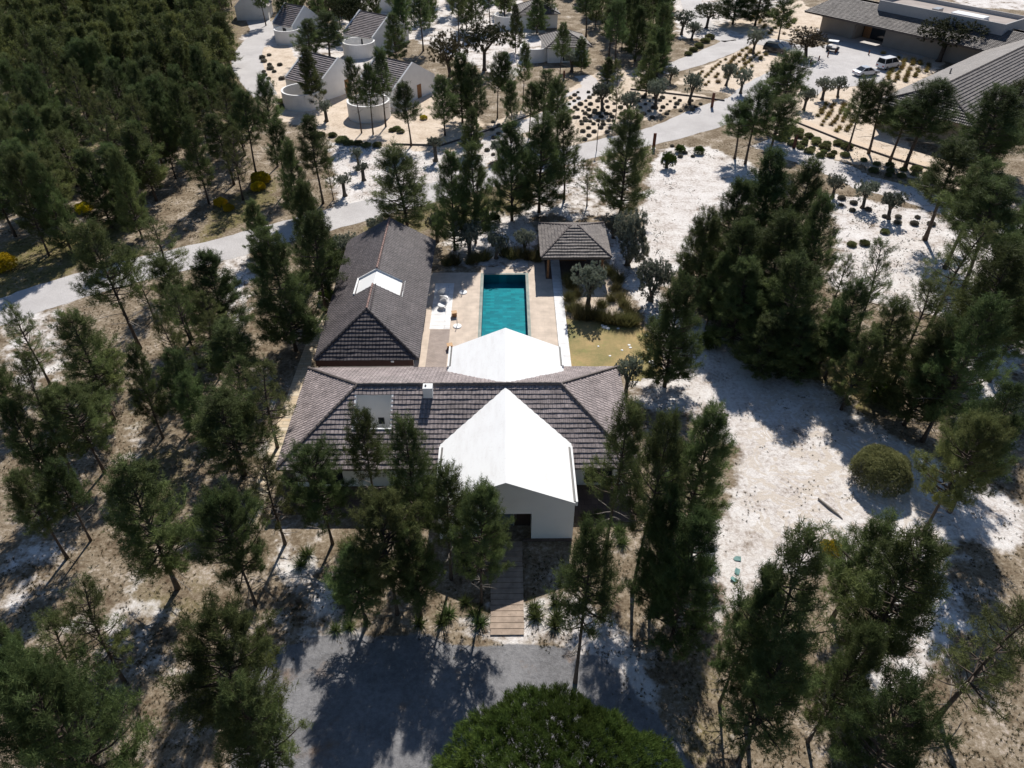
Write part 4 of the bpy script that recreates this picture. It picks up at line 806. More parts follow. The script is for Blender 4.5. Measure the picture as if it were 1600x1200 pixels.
def make_pine(kind, seed, mat, nb_=20, bl=.25, bw=.026):
    """a 10 m pine, returned as (height, crown width, trunk mesh builder, crown mesh)"""
    r = random.Random(seed); H = 10.0
    cb, cw_, dens, lean = dict(dense=(0.10, 2.35, 1.35, .02), medium=(0.24, 2.05, 1.1, .05), tall=(0.42, 1.95, 1.1, .05), sparse=(0.28, 2.0, 0.62, .09), round=(0.34, 2.5, 1.25, .05))[kind]
    tr = MB(); la = r.uniform(0, 6.28); pts = []; ph = r.uniform(0, 6)
    for i in range(9):
        t = i / 8; b = lean * H * (t ** 1.6); pts.append(Vector((math.cos(la) * b + 0.10 * math.sin(t * 5 + ph) * t * 2 * lean * 10, math.sin(la) * b + 0.08 * math.cos(t * 4 + ph) * t, H * t * 0.97)))
    rads = [0.105 * (1 - t / 8) ** 0.8 + 0.018 for t in range(9)]; rads[0] *= 1.35
    tr.tube(pts, rads, 7)
    def at(z):
        t = min(7.999, max(0, z / (H * .97) * 8)); i = int(t); return pts[i].lerp(pts[i + 1], t - i)
    C = []; Dd = []; z = cb * H
    # dead stubs under the crown
    f0 = len(tr.f)
    for k in range(r.randint(9, 16) if kind != 'dense' else 3):
        zz = r.uniform(max(.12, cb - .22), cb + .16) * H; a = r.uniform(0, 6.28); L = r.uniform(.5, 1.9); p = at(zz)
        q = p + Vector((math.cos(a) * L, math.sin(a) * L, L * r.uniform(-.1, .35))); tr.tube([p, p.lerp(q, .5) + Vector((0, 0, .06)), q], [.028, .02, .008], 4)
        for kk in range(2): m_ = p.lerp(q, r.uniform(.4, .8)); tr.tube([m_, m_ + Vector((math.cos(a + r.uniform(-1, 1)), math.sin(a + r.uniform(-1, 1)), r.uniform(-.1, .5))) * L * .35], [.014, .005], 3)
    tr.dead = (f0, len(tr.f))
    while z < H * 0.985:
        t = (z / H - cb) / (1 - cb)
        if kind == 'round': prof = (math.sin(math.pi * min(1, (t * .80 + .24))) ** .6)
        elif kind == 'dense': prof = (1 - t) ** .62 * min(1, .72 + t * 2.0)
        else: prof = (1 - t) ** .68 * min(1, .55 + t * 1.9)
        nb = r.randint(4, 6); a0 = r.uniform(0, 6.28)
        for k in range(nb):
            if r.random() < (.30 if kind == 'sparse' else .10): continue
            a = a0 + 6.28 * k / nb + r.uniform(-.45, .45); L = cw_ * prof * r.uniform(.55, 1.18) + .22; up = .18 + .75 * t + r.uniform(-.12, .15)
            if kind in ('tall', 'medium', 'sparse') and r.random() < .12: L *= 1.35
            p0 = at(z); d = Vector((math.cos(a), math.sin(a), up)).normalized(); p1 = p0 + d * L * .5 + Vector((0, 0, -.03 * L)); p2 = p0 + d * L + Vector((0, 0, .10 * L))
            tr.tube([p0, p1, p2], [.045 * (L / 2 + .3), .03 * (L / 2 + .3), .008], 4, False)
            ncl = max(1, int(round(L * 1.9 * (dens ** .5)))); sd_ = d.cross(Vector((0, 0, 1))).normalized()
            for j in range(ncl):
                s = 1 - (j / max(1, ncl)) * r.uniform(.55, .75); pc = p0.lerp(p2, s) + sd_ * r.gauss(0, .26) * L * (1.25 - s) + Vector((0, 0, r.gauss(.05, .09))); cr_ = r.uniform(.10, .19)
                if j and r.random() < .5: tr.tube([p0.lerp(p2, max(.15, s - .25)), pc], [.014, .006], 3, False)
                for q_ in range(int(r.uniform(5, 10) * (dens ** .6))):
                    pt = pc + Vector((r.gauss(0, 1) * cr_, r.gauss(0, 1) * cr_, r.gauss(0, 1) * cr_ * .8)) + d * r.uniform(-.1, .15)
                    dd = (d * .5 + Vector((r.uniform(-.35, .35), r.uniform(-.35, .35), .85))).normalized(); C.append(pt); Dd.append(dd)
            C.append(p2); Dd.append((d + Vector((0, 0, .8))).normalized())
        z += r.uniform(.30, .48) * (1 if kind != 'sparse' else 1.25)
    top = at(H)
    for k in range(5): C.append(top + Vector((r.uniform(-.08, .08), r.uniform(-.08, .08), .02 * k))); Dd.append(Vector((0, 0, 1)))
    me = blades_mesh('crown', [tuple(c) for c in C], [tuple(c) for c in Dd], nb_, bl, bw, .60, mat, seed, shoot=.46)
    xs = np.array([tuple(c) for c in C]); wdt = 2 * np.percentile(np.hypot(xs[:, 0] - top.x * .5, xs[:, 1] - top.y * .5), 93) + .3
    return H + .2, wdt, tr, me
PINES = {}
for kind, cnt in (('dense', 4), ('medium', 5), ('tall', 5), ('sparse', 3), ('round', 3)):
    PINES[kind] = []
    for i in range(cnt):
        H, wd, tr, me = make_pine(kind, 100 + i * 17 + len(kind) * 1000, PINE_L if (kind == 'sparse' or (kind == 'round' and i == 2)) else PINE)
        to = tr.build('trunk', BARK, None, True); tm = to.data; bpy.data.objects.remove(to); tm.materials.append(DEADW)
        for fi in range(*tr.dead): tm.polygons[fi].material_index = 1
        PINES[kind].append((H, wd, tm, me))
LOD = []
for i, kind in enumerate(('dense', 'medium', 'tall', 'sparse', 'medium')): LOD.append(make_pine(kind, 700 + i, PINE_L if i == 3 else PINE, 5, .36, .075))
treespots = []; ncount = [0]; FARW = []
def place_tree(X, Y, h, wm, kind, label, group=None, name='pine_tree', cat='pine tree', lib=None, vi=None):
    L = (lib or PINES)[kind]; H, wd, tm, me = L[(vi if vi is not None else ncount[0]) % len(L)]; ncount[0] += 1
    e = empty(name, (X, Y, 0), rnd.uniform(0, 6.28), label, cat, group); s = wm / wd; e.scale = (s, s, h / H)
    link('trunk', tm, e); link('crown', me, e); treespots.append((X, Y)); return e
def solve(tx, ty, by):
    lo, hi = 0.3, 22.0
    for _ in range(40):
        h = (lo + hi) / 2; q = P(tx, ty, h); y = pj((q.x, q.y, 0))[1]
        if y < by: lo = h
        else: hi = h
    return q.x, q.y, h
def tree(tx, ty, by, wpx, kind, label, group='pines of the holiday grounds', **k):
    X, Y, h = solve(tx, ty, by); dep = pj((X, Y, h * .6))[2]; return place_tree(X, Y, h, wpx * dep / FPX, kind, label, group, **k)
# ---- pines one can tell apart: top x, top y, base y, crown width (px of the photograph)
for a in [
 (485, 705, 850, 104, 'round', 'bushy pine covering the left front corner of the tiled roof, short trunk on pale sand'),
 (562, 642, 800, 74, 'tall', 'slim pine whose top pokes up in front of the courtyard cut in the tiled roof'),
 (628, 662, 868, 92, 'medium', 'dark pine in front of the tiled roof midway between courtyard cut and white gable'),
 (690, 728, 905, 76, 'tall', 'thin trunked pine touching the left edge of the white gable roof'),
 (744, 765, 945, 100, 'round', 'round crowned pine standing right in front of the white gable entrance'),
 (592, 788, 960, 132, 'round', 'wide bushy pine below the pine in front of the tiled roof, with pale bare twigs'),
 (545, 850, 975, 90, 'medium', 'lower pine with open crown behind the left of the gravel yard'),
 (640, 830, 965, 84, 'medium', 'pine between the wide bushy one and the boardwalk'),
 (925, 812, 1066, 104, 'tall', 'tall pine with long bare trunk right of the boardwalk, foot at the gravel edge'),
 (975, 634, 855, 88, 'tall', 'pine with dark leaning trunk at the right front corner of the tiled roof'),
 (1036, 648, 925, 92, 'tall', 'second tall bare-stemmed pine right of the tiled roof'),
 (1116, 636, 830, 112, 'dense', 'full dense pine leftmost beside the bright white sand clearing'),
 (1054, 772, 965, 84, 'dense', 'narrow dense pine below the two bare-stemmed pines'),
 (1096, 806, 1010, 118, 'dense', 'broad dark pine beside the teal scraps on the sand'),
 (1282, 848, 1130, 140, 'medium', 'huge blue green pine at the lower right with two-pronged top'),
 (1200, 885, 1100, 90, 'medium', 'darker lower pine joined to the left of the huge lower right pine'),
 (1235, 1000, 1190, 120, 'medium', 'dark pine in front of the huge lower right pine'),
 (1378, 804, 965, 108, 'medium', 'open crowned pine at the bottom edge of the white sand clearing'),
 (1462, 826, 1065, 140, 'medium', 'tall spreading pine with pale dead twigs right of the open crowned one'),
 (1424, 860, 1030, 90, 'sparse', 'thin pine squeezed between two taller pines at the lower right'),
 (1356, 985, 1160, 100, 'medium', 'leaning pine above the bottom right bare white patch'),
 (1445, 1088, 1270, 150, 'round', 'grey green pine at the bottom edge, right side'),
 (1592, 948, 1120, 140, 'sparse', 'pine with long curved trunk at the lower right edge'),
 (1545, 645, 830, 118, 'round', 'wide sunlit pine right of the round broom shrub'),
 (1485, 505, 664, 100, 'dense', 'dark compact pine just above the round broom shrub'),
 (1358, 522, 640, 76, 'medium', 'soft grey pine above left of the round broom shrub'),
 (1390, 380, 535, 66, 'sparse', 'slender spire-like pine rising into the pale sand at the right'),
 (1322, 405, 520, 48, 'sparse', 'thin feathery young pine on the edge of the big dark pine clump'),
 (1468, 432, 610, 88, 'sparse', 'pine with upright forked tips below the bare brown patch'),
 (1418, 468, 620, 80, 'medium', 'pine between the spire-like pine and the forked one'),
 (1545, 475, 690, 120, 'medium', 'dark pine at the right, behind the white sand gap'),
 (1596, 600, 800, 96, 'medium', 'pine cut by the right edge at mid height'),
 (1592, 400, 600, 110, 'tall', 'tall pine with slanting thin trunk by the right edge'),
 (1580, 285, 460, 110, 'tall', 'pine by the right edge under the taupe building'),
 (1505, 222, 375, 96, 'tall', 'pine with curved bare trunk on the sand below the taupe building'),
 (1548, 250, 420, 90, 'tall', 'pine beside the one with curved bare trunk, nearer the right edge'),
 (1525, 340, 520, 84, 'sparse', 'grey thin pine over the tree shadow on white sand'),
 (1570, 140, 290, 110, 'medium', 'pine hiding the wall of the right hand taupe building'),
 (1600, 128, 262, 80, 'medium', 'pine in front of the striped roof at the right edge'),
 (1358, 122, 236, 52, 'tall', 'pine with leaning dark trunk just below the silver sedan'),
 (1392, 128, 240, 64, 'tall', 'bushy pine right of the leaning one below the car park'),
 (1425, 148, 252, 72, 'tall', 'pine in the row along the cream path, third from the silver sedan'),
 (1462, 124, 262, 88, 'tall', 'largest pine of the row along the cream path, before the taupe wall'),
 (1240, 82, 212, 64, 'tall', 'tall pine at the near corner of the car park'),
 (1218, 95, 200, 48, 'tall', 'pine close behind the tall pine at the car park corner'),
 (1165, 160, 248, 56, 'tall', 'left pine of the group on the road fork'),
 (1190, 132, 256, 66, 'tall', 'middle and tallest pine of the group on the road fork'),
 (1222, 150, 256, 66, 'tall', 'right pine of the group on the road fork'),
 (1233, -18, 62, 40, 'medium', 'pine beside the reception roof corner at the top'),
 (1158, 284, 440, 84, 'dense', 'pine at the top left of the big dark clump'),
 (1216, 236, 420, 100, 'dense', 'tallest pine of the big dark clump'),
 (1268, 252, 430, 88, 'dense', 'pine at the top right of the big dark clump'),
 (1112, 332, 480, 86, 'dense', 'left flank pine of the big dark clump'),
 (1168, 350, 510, 100, 'dense', 'pine in the middle left of the big dark clump'),
 (1232, 335, 500, 110, 'dense', 'pine in the middle of the big dark clump'),
 (1298, 310, 490, 84, 'medium', 'right flank pine of the big dark clump'),
 (1066, 438, 604, 98, 'dense', 'solitary dark cone-shaped pine between the lawn and the white sand'),
 (1172, 408, 540, 90, 'dense', 'pine at the lower left foot of the big dark clump'),
 (1262, 398, 560, 96, 'medium', 'pine at the lower centre of the big dark clump'),
 (1126, 400, 515, 56, 'medium', 'small pine at the left foot of the big dark clump'),
 (1208, 492, 584, 84, 'dense', 'grey green young pine in front of the clump, at the sand edge, left one'),
 (1258, 500, 588, 84, 'dense', 'young pine in front of the clump, at the sand edge, middle one'),
 (1308, 486, 582, 84, 'medium', 'young pine in front of the clump, at the sand edge, right one'),
 (1340, 440, 590, 70, 'medium', 'dim pine behind the young pines at the sand edge'),
 (624, 226, 376, 100, 'medium', 'big pine behind the annex ridge, between two small olives'),
 (702, 240, 392, 66, 'dense', 'narrow dark pine right behind the annex corner'),
 (738, 226, 380, 66, 'dense', 'pine right of the narrow dark one behind the annex'),
 (800, 192, 345, 78, 'dense', 'left pine of the pair above the pool'),
 (846, 182, 332, 80, 'dense', 'right pine of the pair above the pool'),
 (888, 176, 312, 58, 'medium', 'pine at the road side right of the pair above the pool'),
 (985, 174, 340, 84, 'dense', 'dark dense column-like pine behind the pavilion'),
 (922, 250, 322, 32, 'sparse', 'small thin pine left of the column-like pine behind the pavilion'),
 (420, 362, 548, 100, 'dense', 'wide dark pine filling the gap between road and annex'),
 (480, 332, 486, 80, 'medium', 'pine next to the annex roof edge, over the cream path'),
 (468, 283, 420, 62, 'dense', 'pine standing over the road bend left of the annex'),
 (392, 316, 400, 52, 'dense', 'small dark pine by the road, left of the annex'),
 (446, 222, 342, 48, 'dense', 'black green narrow pine near the yellow gorse'),
 (482, 186, 318, 54, 'tall', 'pine with bare lower trunk at the inner side of the road bend'),
 (508, 232, 312, 24, 'sparse', 'almost leafless thin tree on the white sand by the road'),
 (425, 190, 300, 46, 'tall', 'pine above the yellow gorse bush'),
 (405, 120, 260, 44, 'tall', 'pine at the forest edge beside the first cottage'),
 (140, 345, 545, 100, 'tall', 'tall pine with long leaning trunk crossing the road at the left'),
 (205, 400, 498, 40, 'sparse', 'small thin pine beside the long leaning trunk'),
 (232, 350, 460, 76, 'sparse', 'thin pine on the far side of the road, left'),
 (255, 398, 530, 72, 'medium', 'left pine of the thick pair below the road'),
 (318, 396, 524, 90, 'dense', 'right pine of the thick pair below the road'),
 (345, 498, 610, 92, 'medium', 'pine below the thick pair, its shadow on brown litter'),
 (104, 494, 656, 98, 'medium', 'pine with strongly bent trunk foot at the left'),
 (20, 570, 760, 84, 'sparse', 'light green pine at the left edge'),
 (95, 600, 738, 112, 'round', 'bright crowned pine below the bent pine, left'),
 (12, 470, 600, 60, 'sparse', 'ragged pine cut by the left edge near the road'),
 (342, 622, 742, 118, 'medium', 'pine with dark shadow to its left on bare ground'),
 (395, 560, 700, 80, 'sparse', 'grey thin pine beside the cream path of the annex'),
 (190, 735, 920, 124, 'medium', 'pine with thick bent trunk standing in the mossy clearing'),
 (332, 764, 945, 112, 'round', 'dark round pine left of the villa shadow corner'),
 (400, 700, 850, 76, 'sparse', 'pale twiggy pine near the lower end of the cream path'),
 (72, 720, 845, 64, 'tall', 'slim pine with bare pole trunk on brown litter, right one of two'),
 (22, 735, 872, 70, 'tall', 'slim pine with bare pole trunk on brown litter, left one of two'),
 (8, 630, 780, 60, 'medium', 'pine cut by the left edge below the light green one'),
 (98, 914, 1066, 96, 'sparse', 'open young pine at the lower left, upper one'),
 (52, 965, 1085, 84, 'sparse', 'open young pine at the lower left, lower one'),
 (320, 975, 1175, 170, 'round', 'large bright pine at the bottom left of the gravel yard'),
 (365, 1060, 1230, 120, 'medium', 'pine leaning over the gravel at the bottom left'),
 (40, 1058, 1290, 190, 'round', 'blurred yellow green pine in the bottom left corner'),
 (0, 980, 1140, 60, 'medium', 'pine cut by the left edge near the bottom'),
 (-10, 1030, 1220, 110, 'round', 'pine crown in the left corner behind the yellow green one'),
 (478, 75, 166, 42, 'dense', 'dark pine in front of the first cottage\'s patio wall'),
 (550, 92, 208, 30, 'tall', 'left slim pine before the third cottage'),
 (570, 100, 210, 34, 'tall', 'middle slim pine before the third cottage'),
 (590, 78, 198, 38, 'tall', 'right slim pine before the third cottage'),
 (634, 130, 228, 44, 'tall', 'pine with thin straight trunk in front of the third cottage\'s gable'),
 (613, 22, 98, 40, 'dense', 'dark pine against the gable of the farthest cottage'),
 (505, 20, 90, 56, 'medium', 'pine hiding the hidden round patio cottage'),
 (475, 30, 100, 46, 'medium', 'pine left of the farthest cottage\'s patio wall'),
 (440, -20, 52, 32, 'tall', 'thin pine by the forest road at the top'),
 (402, -30, 40, 26, 'tall', 'pine standing where the forest road leaves the picture'),
 (655, -10, 80, 44, 'tall', 'pine right of the farthest cottage'),
 (690, 120, 212, 46, 'medium', 'pine right of the third cottage, first of the thick belt'),
 (718, 84, 192, 52, 'dense', 'tallest pine of the thick belt right of the cottages'),
 (742, 100, 200, 46, 'medium', 'third pine of the thick belt right of the cottages'),
 (735, 170, 240, 36, 'dense', 'young dense pine at the white sand below the thick belt'),
 (776, 82, 184, 34, 'tall', 'left pine of the slim pair right of the thick belt'),
 (792, 84, 182, 30, 'tall', 'right pine of the slim pair right of the thick belt'),
 (800, 126, 224, 28, 'tall', 'lone slim pine over the gravel track'),
 (818, 68, 166, 26, 'tall', 'slim pine left of the pointed hip roof'),
 (878, 36, 122, 28, 'tall', 'slim pine before the pointed hip roof'),
 (850, 110, 210, 44, 'medium', 'pine below the pointed hip roof'),
 (875, 120, 225, 44, 'medium', 'bright pine beside the one below the pointed hip roof'),
 (828, 130, 215, 34, 'tall', 'pine above the pair by the pool road'),
 (840, -4, 52, 34, 'dense', 'pine in front of the broad hip roof'),
 (858, -20, 40, 28, 'medium', 'pine right of the one before the broad hip roof'),
 (806, 8, 82, 26, 'dense', 'pine at the white track near the top middle'),
 (911, 58, 112, 26, 'dense', 'short pine at the right of the pointed hip roof'),
 (1018, 68, 150, 42, 'dense', 'broad pine beside the road fork to the top'),
 (1035, 45, 120, 36, 'dense', 'dark tall pine closest to the upper road'),
 (952, 90, 132, 30, 'dense', 'dark low pine among olives'),
 (970, 95, 185, 24, 'sparse', 'thin pine over the cream planting plot'),
 (1195, -40, 40, 60, 'dense', 'pine at the top beside the upper road'),
 (1160, -50, 38, 56, 'dense', 'pine at the top right of the upper road'),
]: tree(*a[:5], a[5])
# ---- olives
def make_olive(seed, mat, R0=1.35, H=3.4, n=270, bark=None, trunk_h=1.1):
    r = random.Random(seed); tr = MB(); C = []; D = []; base = Vector((0, 0, 0)); k = r.uniform(-.2, .2)
    tp = Vector((k, r.uniform(-.15, .15), trunk_h)); tr.tube([base, (k * .3, .05, .35), tp], [.34, .22, .2], 9)
    for i in range(6):
        a = i * 1.05 + r.uniform(-.3, .3); L = R0 * r.uniform(.5, .85); e = tp + Vector((math.cos(a) * L, math.sin(a) * L, (H - trunk_h) * r.uniform(.25, .7)))
        tr.tube([tp - Vector((0, 0, .1)), tp.lerp(e, .5) + Vector((r.uniform(-.1, .1), 0, .1)), e], [.13, .08, .02], 6)
        c0 = e; rr = R0 * r.uniform(.42, .62)
        for j in range(n // 6):
            v = Vector((r.gauss(0, 1), r.gauss(0, 1), r.gauss(0, .8))).normalized() * rr * r.uniform(.55, 1.05) ** .6; C.append(c0 + v); D.append((v.normalized() + Vector((0, 0, .4))).normalized())
    for j in range(n // 3):
        v = Vector((r.gauss(0, 1), r.gauss(0, 1), abs(r.gauss(0, .8)))).normalized(); C.append(tp + Vector((0, 0, (H - trunk_h) * .35)) + Vector((v.x * R0 * .85, v.y * R0 * .85, v.z * (H - trunk_h) * .6)) * r.uniform(.6, 1)); D.append(v)
    me = blades_mesh('crown', [tuple(c) for c in C], [tuple(c) for c in D], 26, .15, .045, .8, mat, seed, quad=True, shoot=.15)
    to = tr.build('trunk', bark or OLBARK, None, True); tm = to.data; bpy.data.objects.remove(to); return (H + .1, 2 * R0 + .3, tm, me)
TL = {'olive': [make_olive(s, OLIVE) for s in (1, 2, 3, 4)], 'old_olive': [make_olive(s, OLIVE, .85, 2.6, 110, None, 1.6) for s in (11, 12)], 'oak': [make_olive(21, OAKM, 2.4, 6.0, 700, BARK, 2.2)], 'brown': [make_olive(31, BROWNLEAF, 2.0, 5.0, 480, BARK, 1.6)], 'bushy': [make_olive(51, OLIVE, 1.6, 3.6, 560, None, .35), make_olive(52, OLIVE, 1.5, 3.2, 520, None, .3)], 'fresh': [make_olive(41, FRESH, 1.1, 1.9, 240, None, .3)]}
for (tx, ty, by, wp, kind, label) in [
 (1265, 133, 172, 30, 'olive', 'ball shaped olive at the car park corner, nearest the cream path'),
 (1294, 118, 156, 32, 'olive', 'wide olive below the car park, middle of three'), (1318, 118, 152, 26, 'olive', 'olive below the car park, closest to the silver sedan'),
 (1185, 42, 84, 28, 'olive', 'olive standing before the dark estate car'), (1085, 108, 160, 32, 'olive', 'large trunked olive at the top of the lavender plot'),
 (1031, 118, 170, 36, 'olive', 'broad pale olive left in the lavender plot'), (1141, 96, 134, 26, 'olive', 'olive in the tufted cream slope by the road'), (1165, 104, 146, 28, 'olive', 'darker olive beside the tufted cream slope'),
 (1362, 278, 325, 36, 'olive', 'round olive on the sand track, left of two'), (1404, 296, 342, 40, 'olive', 'olive on the sand track, right of two'), (1312, 270, 308, 32, 'olive', 'olive beside the big dark pine clump'),
 (1070, 14, 54, 28, 'olive', 'olive left of the upper road near the top'), (1085, 30, 62, 26, 'olive', 'olive closest to the upper road'), (945, 125, 172, 36, 'olive', 'pale olive in the upper cream plot'), (985, 140, 186, 34, 'olive', 'olive right of the pale one in the upper cream plot'),
 (895, 75, 112, 34, 'olive', 'pale olive below the pointed hip roof'), (1050, 100, 130, 24, 'olive', 'small olive at the road side hedge'),
 (590, 334, 374, 40, 'olive', 'silvery olive behind the annex ridge by the road'), (680, 330, 378, 34, 'olive', 'olive between the big pine and annex corner'), (732, 345, 400, 40, 'olive', 'silvery olive left above the pool'),
 (775, 358, 404, 34, 'olive', 'olive with forked dark trunk centred above the pool'), (822, 355, 400, 36, 'olive', 'pale blue olive between pool and pavilion'), (540, 362, 408, 44, 'olive', 'pale olive at the rear left corner of the annex'),
 (924, 410, 480, 50, 'olive', 'dark olive in the grass bed beside the white slab path'), (990, 328, 415, 56, 'bushy', 'tall grey olive right of the pavilion'), (1026, 402, 470, 54, 'bushy', 'wide grey olive in the pale sand between pavilion and lawn'),
 (985, 555, 618, 44, 'olive', 'olive at the rear right corner of the tiled roof'), (962, 332, 372, 34, 'bushy', 'low olive touching the back of the pavilion'),
 (556, 232, 262, 18, 'old_olive', 'gnarled stub olive on white sand, farthest'), (565, 254, 282, 26, 'old_olive', 'gnarled olive on white sand, middle'), (534, 272, 306, 26, 'old_olive', 'gnarled olive on white sand, nearest the road'),
 (678, 212, 252, 28, 'old_olive', 'round topped old olive beside the white track'), (505, 158, 190, 24, 'old_olive', 'small olive on cream gravel by the first cottage'), (780, 215, 250, 30, 'olive', 'olive at the far side of the road above the pool'),
 (1492, 22, 96, 82, 'oak', 'broad dark oak in front of the reception wall'), (1270, 38, 90, 54, 'brown', 'brownish tree shading the golf cart'), (755, 25, 110, 66, 'oak', 'wide oak crown among the pines right of the farthest cottage'), (700, 40, 120, 60, 'brown', 'brownish oak between farthest cottage and thick pine belt'),
 (500, -15, 40, 60, 'brown', 'brown green oak by the hidden cottage'), (545, -12, 60, 50, 'oak', 'oak left of the farthest cottage roof'),
 (1110, 0, 44, 52, 'oak', 'dark broad tree right of the upper road'), (1045, 235, 262, 24, 'fresh', 'light green small bush by the road bend'),
]: tree(tx, ty, by, wp, kind, label, 'olives and oaks', lib=TL, name={'bushy': 'olive_tree', 'olive': 'olive_tree', 'old_olive': 'olive_tree', 'oak': 'oak_tree', 'brown': 'oak_tree', 'fresh': 'shrub'}[kind], cat={'bushy': 'olive tree', 'olive': 'olive tree', 'old_olive': 'olive tree', 'oak': 'oak tree', 'brown': 'oak tree', 'fresh': 'shrub'}[kind])
# ---- umbrella pine in the foreground
def umbrella():
    r = random.Random(5); top = P(868, 1105, 11.0); X, Y = top.x, top.y - 3.0; Rr = 4.95
    e = empty('umbrella_pine', (X, Y, 0), 0, 'bright green dome-crowned umbrella pine at the bottom centre, the closest tree', 'umbrella pine')
    tr = MB(); tr.tube([(0, 0, 0), (.1, 0, 3), (0, .1, 6.5), (0, 0, 8)], [.32, .25, .2, .14], 9); C = []; D = []
    for i in range(26):
        a = i * 2.4; q = Vector((math.cos(a), math.sin(a), 0)) * Rr * math.sqrt((i + 1) / 27) * .95; tr.tube([(0, 0, 6 + i * .06), (q.x * .5, q.y * .5, 8.0), (q.x, q.y, 8.4 + 2.0 * (1 - (q.length / Rr) ** 2))], [.09, .06, .02], 5)
    for i in range(7600):
        a = r.uniform(0, 6.283); q = math.sqrt(r.random()); lump = 1 + .06 * math.sin(a * 3 + 1) + .05 * math.sin(a * 5) + .03 * math.sin(a * 13 + 2); rad = Rr * q * lump
        zz = 8.3 + 2.7 * math.sqrt(max(0, 1 - q * q)) + .26 * math.sin(rad * math.cos(a) * 2.9 + 1) * math.sin(rad * math.sin(a) * 2.7) + .30 * math.sin(rad * math.cos(a) * 7.3 + 2 * math.sin(rad * math.sin(a) * 2)) * math.sin(rad * math.sin(a) * 7.9) - abs(r.gauss(0, .22))
        x, y = rad * math.cos(a), rad * math.sin(a); C.append((x, y, zz)); v = Vector((x * .12, y * .12, .9)).normalized(); D.append(tuple(v))
    for i in range(4200):
        a = r.uniform(0, 6.283); q = math.sqrt(r.random()); C.append((Rr * .93 * q * math.cos(a), Rr * .93 * q * math.sin(a), 7.7 + 2.6 * math.sqrt(max(0, 1 - q * q)) - abs(r.gauss(0, .3)))); D.append((0, 0, 1))
    link('crown', blades_mesh('crown', C, D, 17, .24, .030, .42, UMB, 9, shoot=.4), e); tr.build('trunk', BARK, e, True)
umbrella()
# ---- rounded shrubs
def shrub_mesh(seed, mat, R0=1.0, hz=.8, n=900, bl=.14, bw=.035, m=7, lump=.08):
    r = random.Random(seed); C = []; D = []
    for i in range(n):
        v = Vector((r.gauss(0, 1), r.gauss(0, 1), r.gauss(0, 1))).normalized()
        if v.z < -.35: v.z = abs(v.z)
        s = (1 + lump * math.sin(v.x * 5 + seed) * math.cos(v.y * 6)) * (1 - abs(r.gauss(0, .13)) if i % 4 else r.uniform(.2, .9)); C.append((v.x * R0 * s, v.y * R0 * s, hz * .42 * R0 + v.z * R0 * hz * s * .72)); D.append(tuple((v + Vector((0, 0, .5))).normalized()))
    return blades_mesh('foliage', C, D, m, bl, bw, .6, mat, seed)
def single(name, px, py, s, me, label, cat, group=None, sz=None, z=0):
    p = P(px, py, z); o = bpy.data.objects.new(name, me); COL.objects.link(o); o.location = p; o.rotation_euler = (0, 0, rnd.uniform(0, 6.28)); o.scale = (s, s, sz or s); return tag(o, label, cat, group)
p = P(1370, 752); single('broom_shrub', 1370, 752, 0.9, shrub_mesh(3, SHRUBM, 2.35, 1.15, 7500, .17, .03, 8, .07), 'large perfectly rounded olive green broom shrub alone on the white sand', 'shrub')
inner = bpy.data.objects
gorse = [shrub_mesh(50 + i, GORSE, .8, .9, 800, .14, .05, 7, .15) for i in range(3)]; fresh = [shrub_mesh(60 + i, FRESH, .8, 1.2, 700, .17, .05, 7, .2) for i in range(2)]
greens = [shrub_mesh(70 + i, GREENC, .50, .75, 420, .12, .05, 7, .15) for i in range(3)]; lavs = [shrub_mesh(80 + i, LAVM, .40, .75, 330, .11, .05, 7, .12) for i in range(3)]
def tuft_mesh(seed, mat, n=130, L=1.1, rad=.22, spread=.42, w=.03):
    r = random.Random(seed); C = []; D = []
    for i in range(n):
        a = r.uniform(0, 6.28); q = rad * math.sqrt(r.random()); C.append((q * math.cos(a), q * math.sin(a), 0.02)); D.append(tuple(Vector((math.cos(a) * .35, math.sin(a) * .35, 1)).normalized()))
    return blades_mesh('foliage', C, D, 1, L, w, spread, mat, seed)
grs = [tuft_mesh(90 + i, GRASSM, 420, 1.25, .32, .30, .045) for i in range(3)]; tfs = [tuft_mesh(95 + i, TUFTM, 130, .48, .16, .45, .045) for i in range(3)]; stems = [tuft_mesh(99 + i, PINE, 170, .75, .12, .5, .05) for i in range(3)]
for px, py, s, l in ((408, 284, 1.5, 'rounded bright yellow gorse bush below the forest edge'), (404, 296, 1.1, 'lower yellow green gorse at the foot of the rounded one'), (345, 320, 1.0, 'yellow gorse near the road under the forest edge'), (358, 328, .8, 'small gorse right of the one near the road'), (203, 16, 1.8, 'yellow gorse patch near the top of the wood'), (205, 44, 1.4, 'smaller gorse patch under the topmost one'), (1297, 862, .9, 'yellow sapling at the lower edge of the white sand'), (662, 186, .7, 'small yellow bush by the third cottage'), (132, 330, 1.2, 'gorse at the foot of the wood on the left'), (5, 420, 1.8, 'gorse at the left edge above the road')):
    single('gorse_bush', px, py, s, gorse[ncount[0] % 3], l, 'gorse bush', 'yellow gorse bushes'); ncount[0] += 1
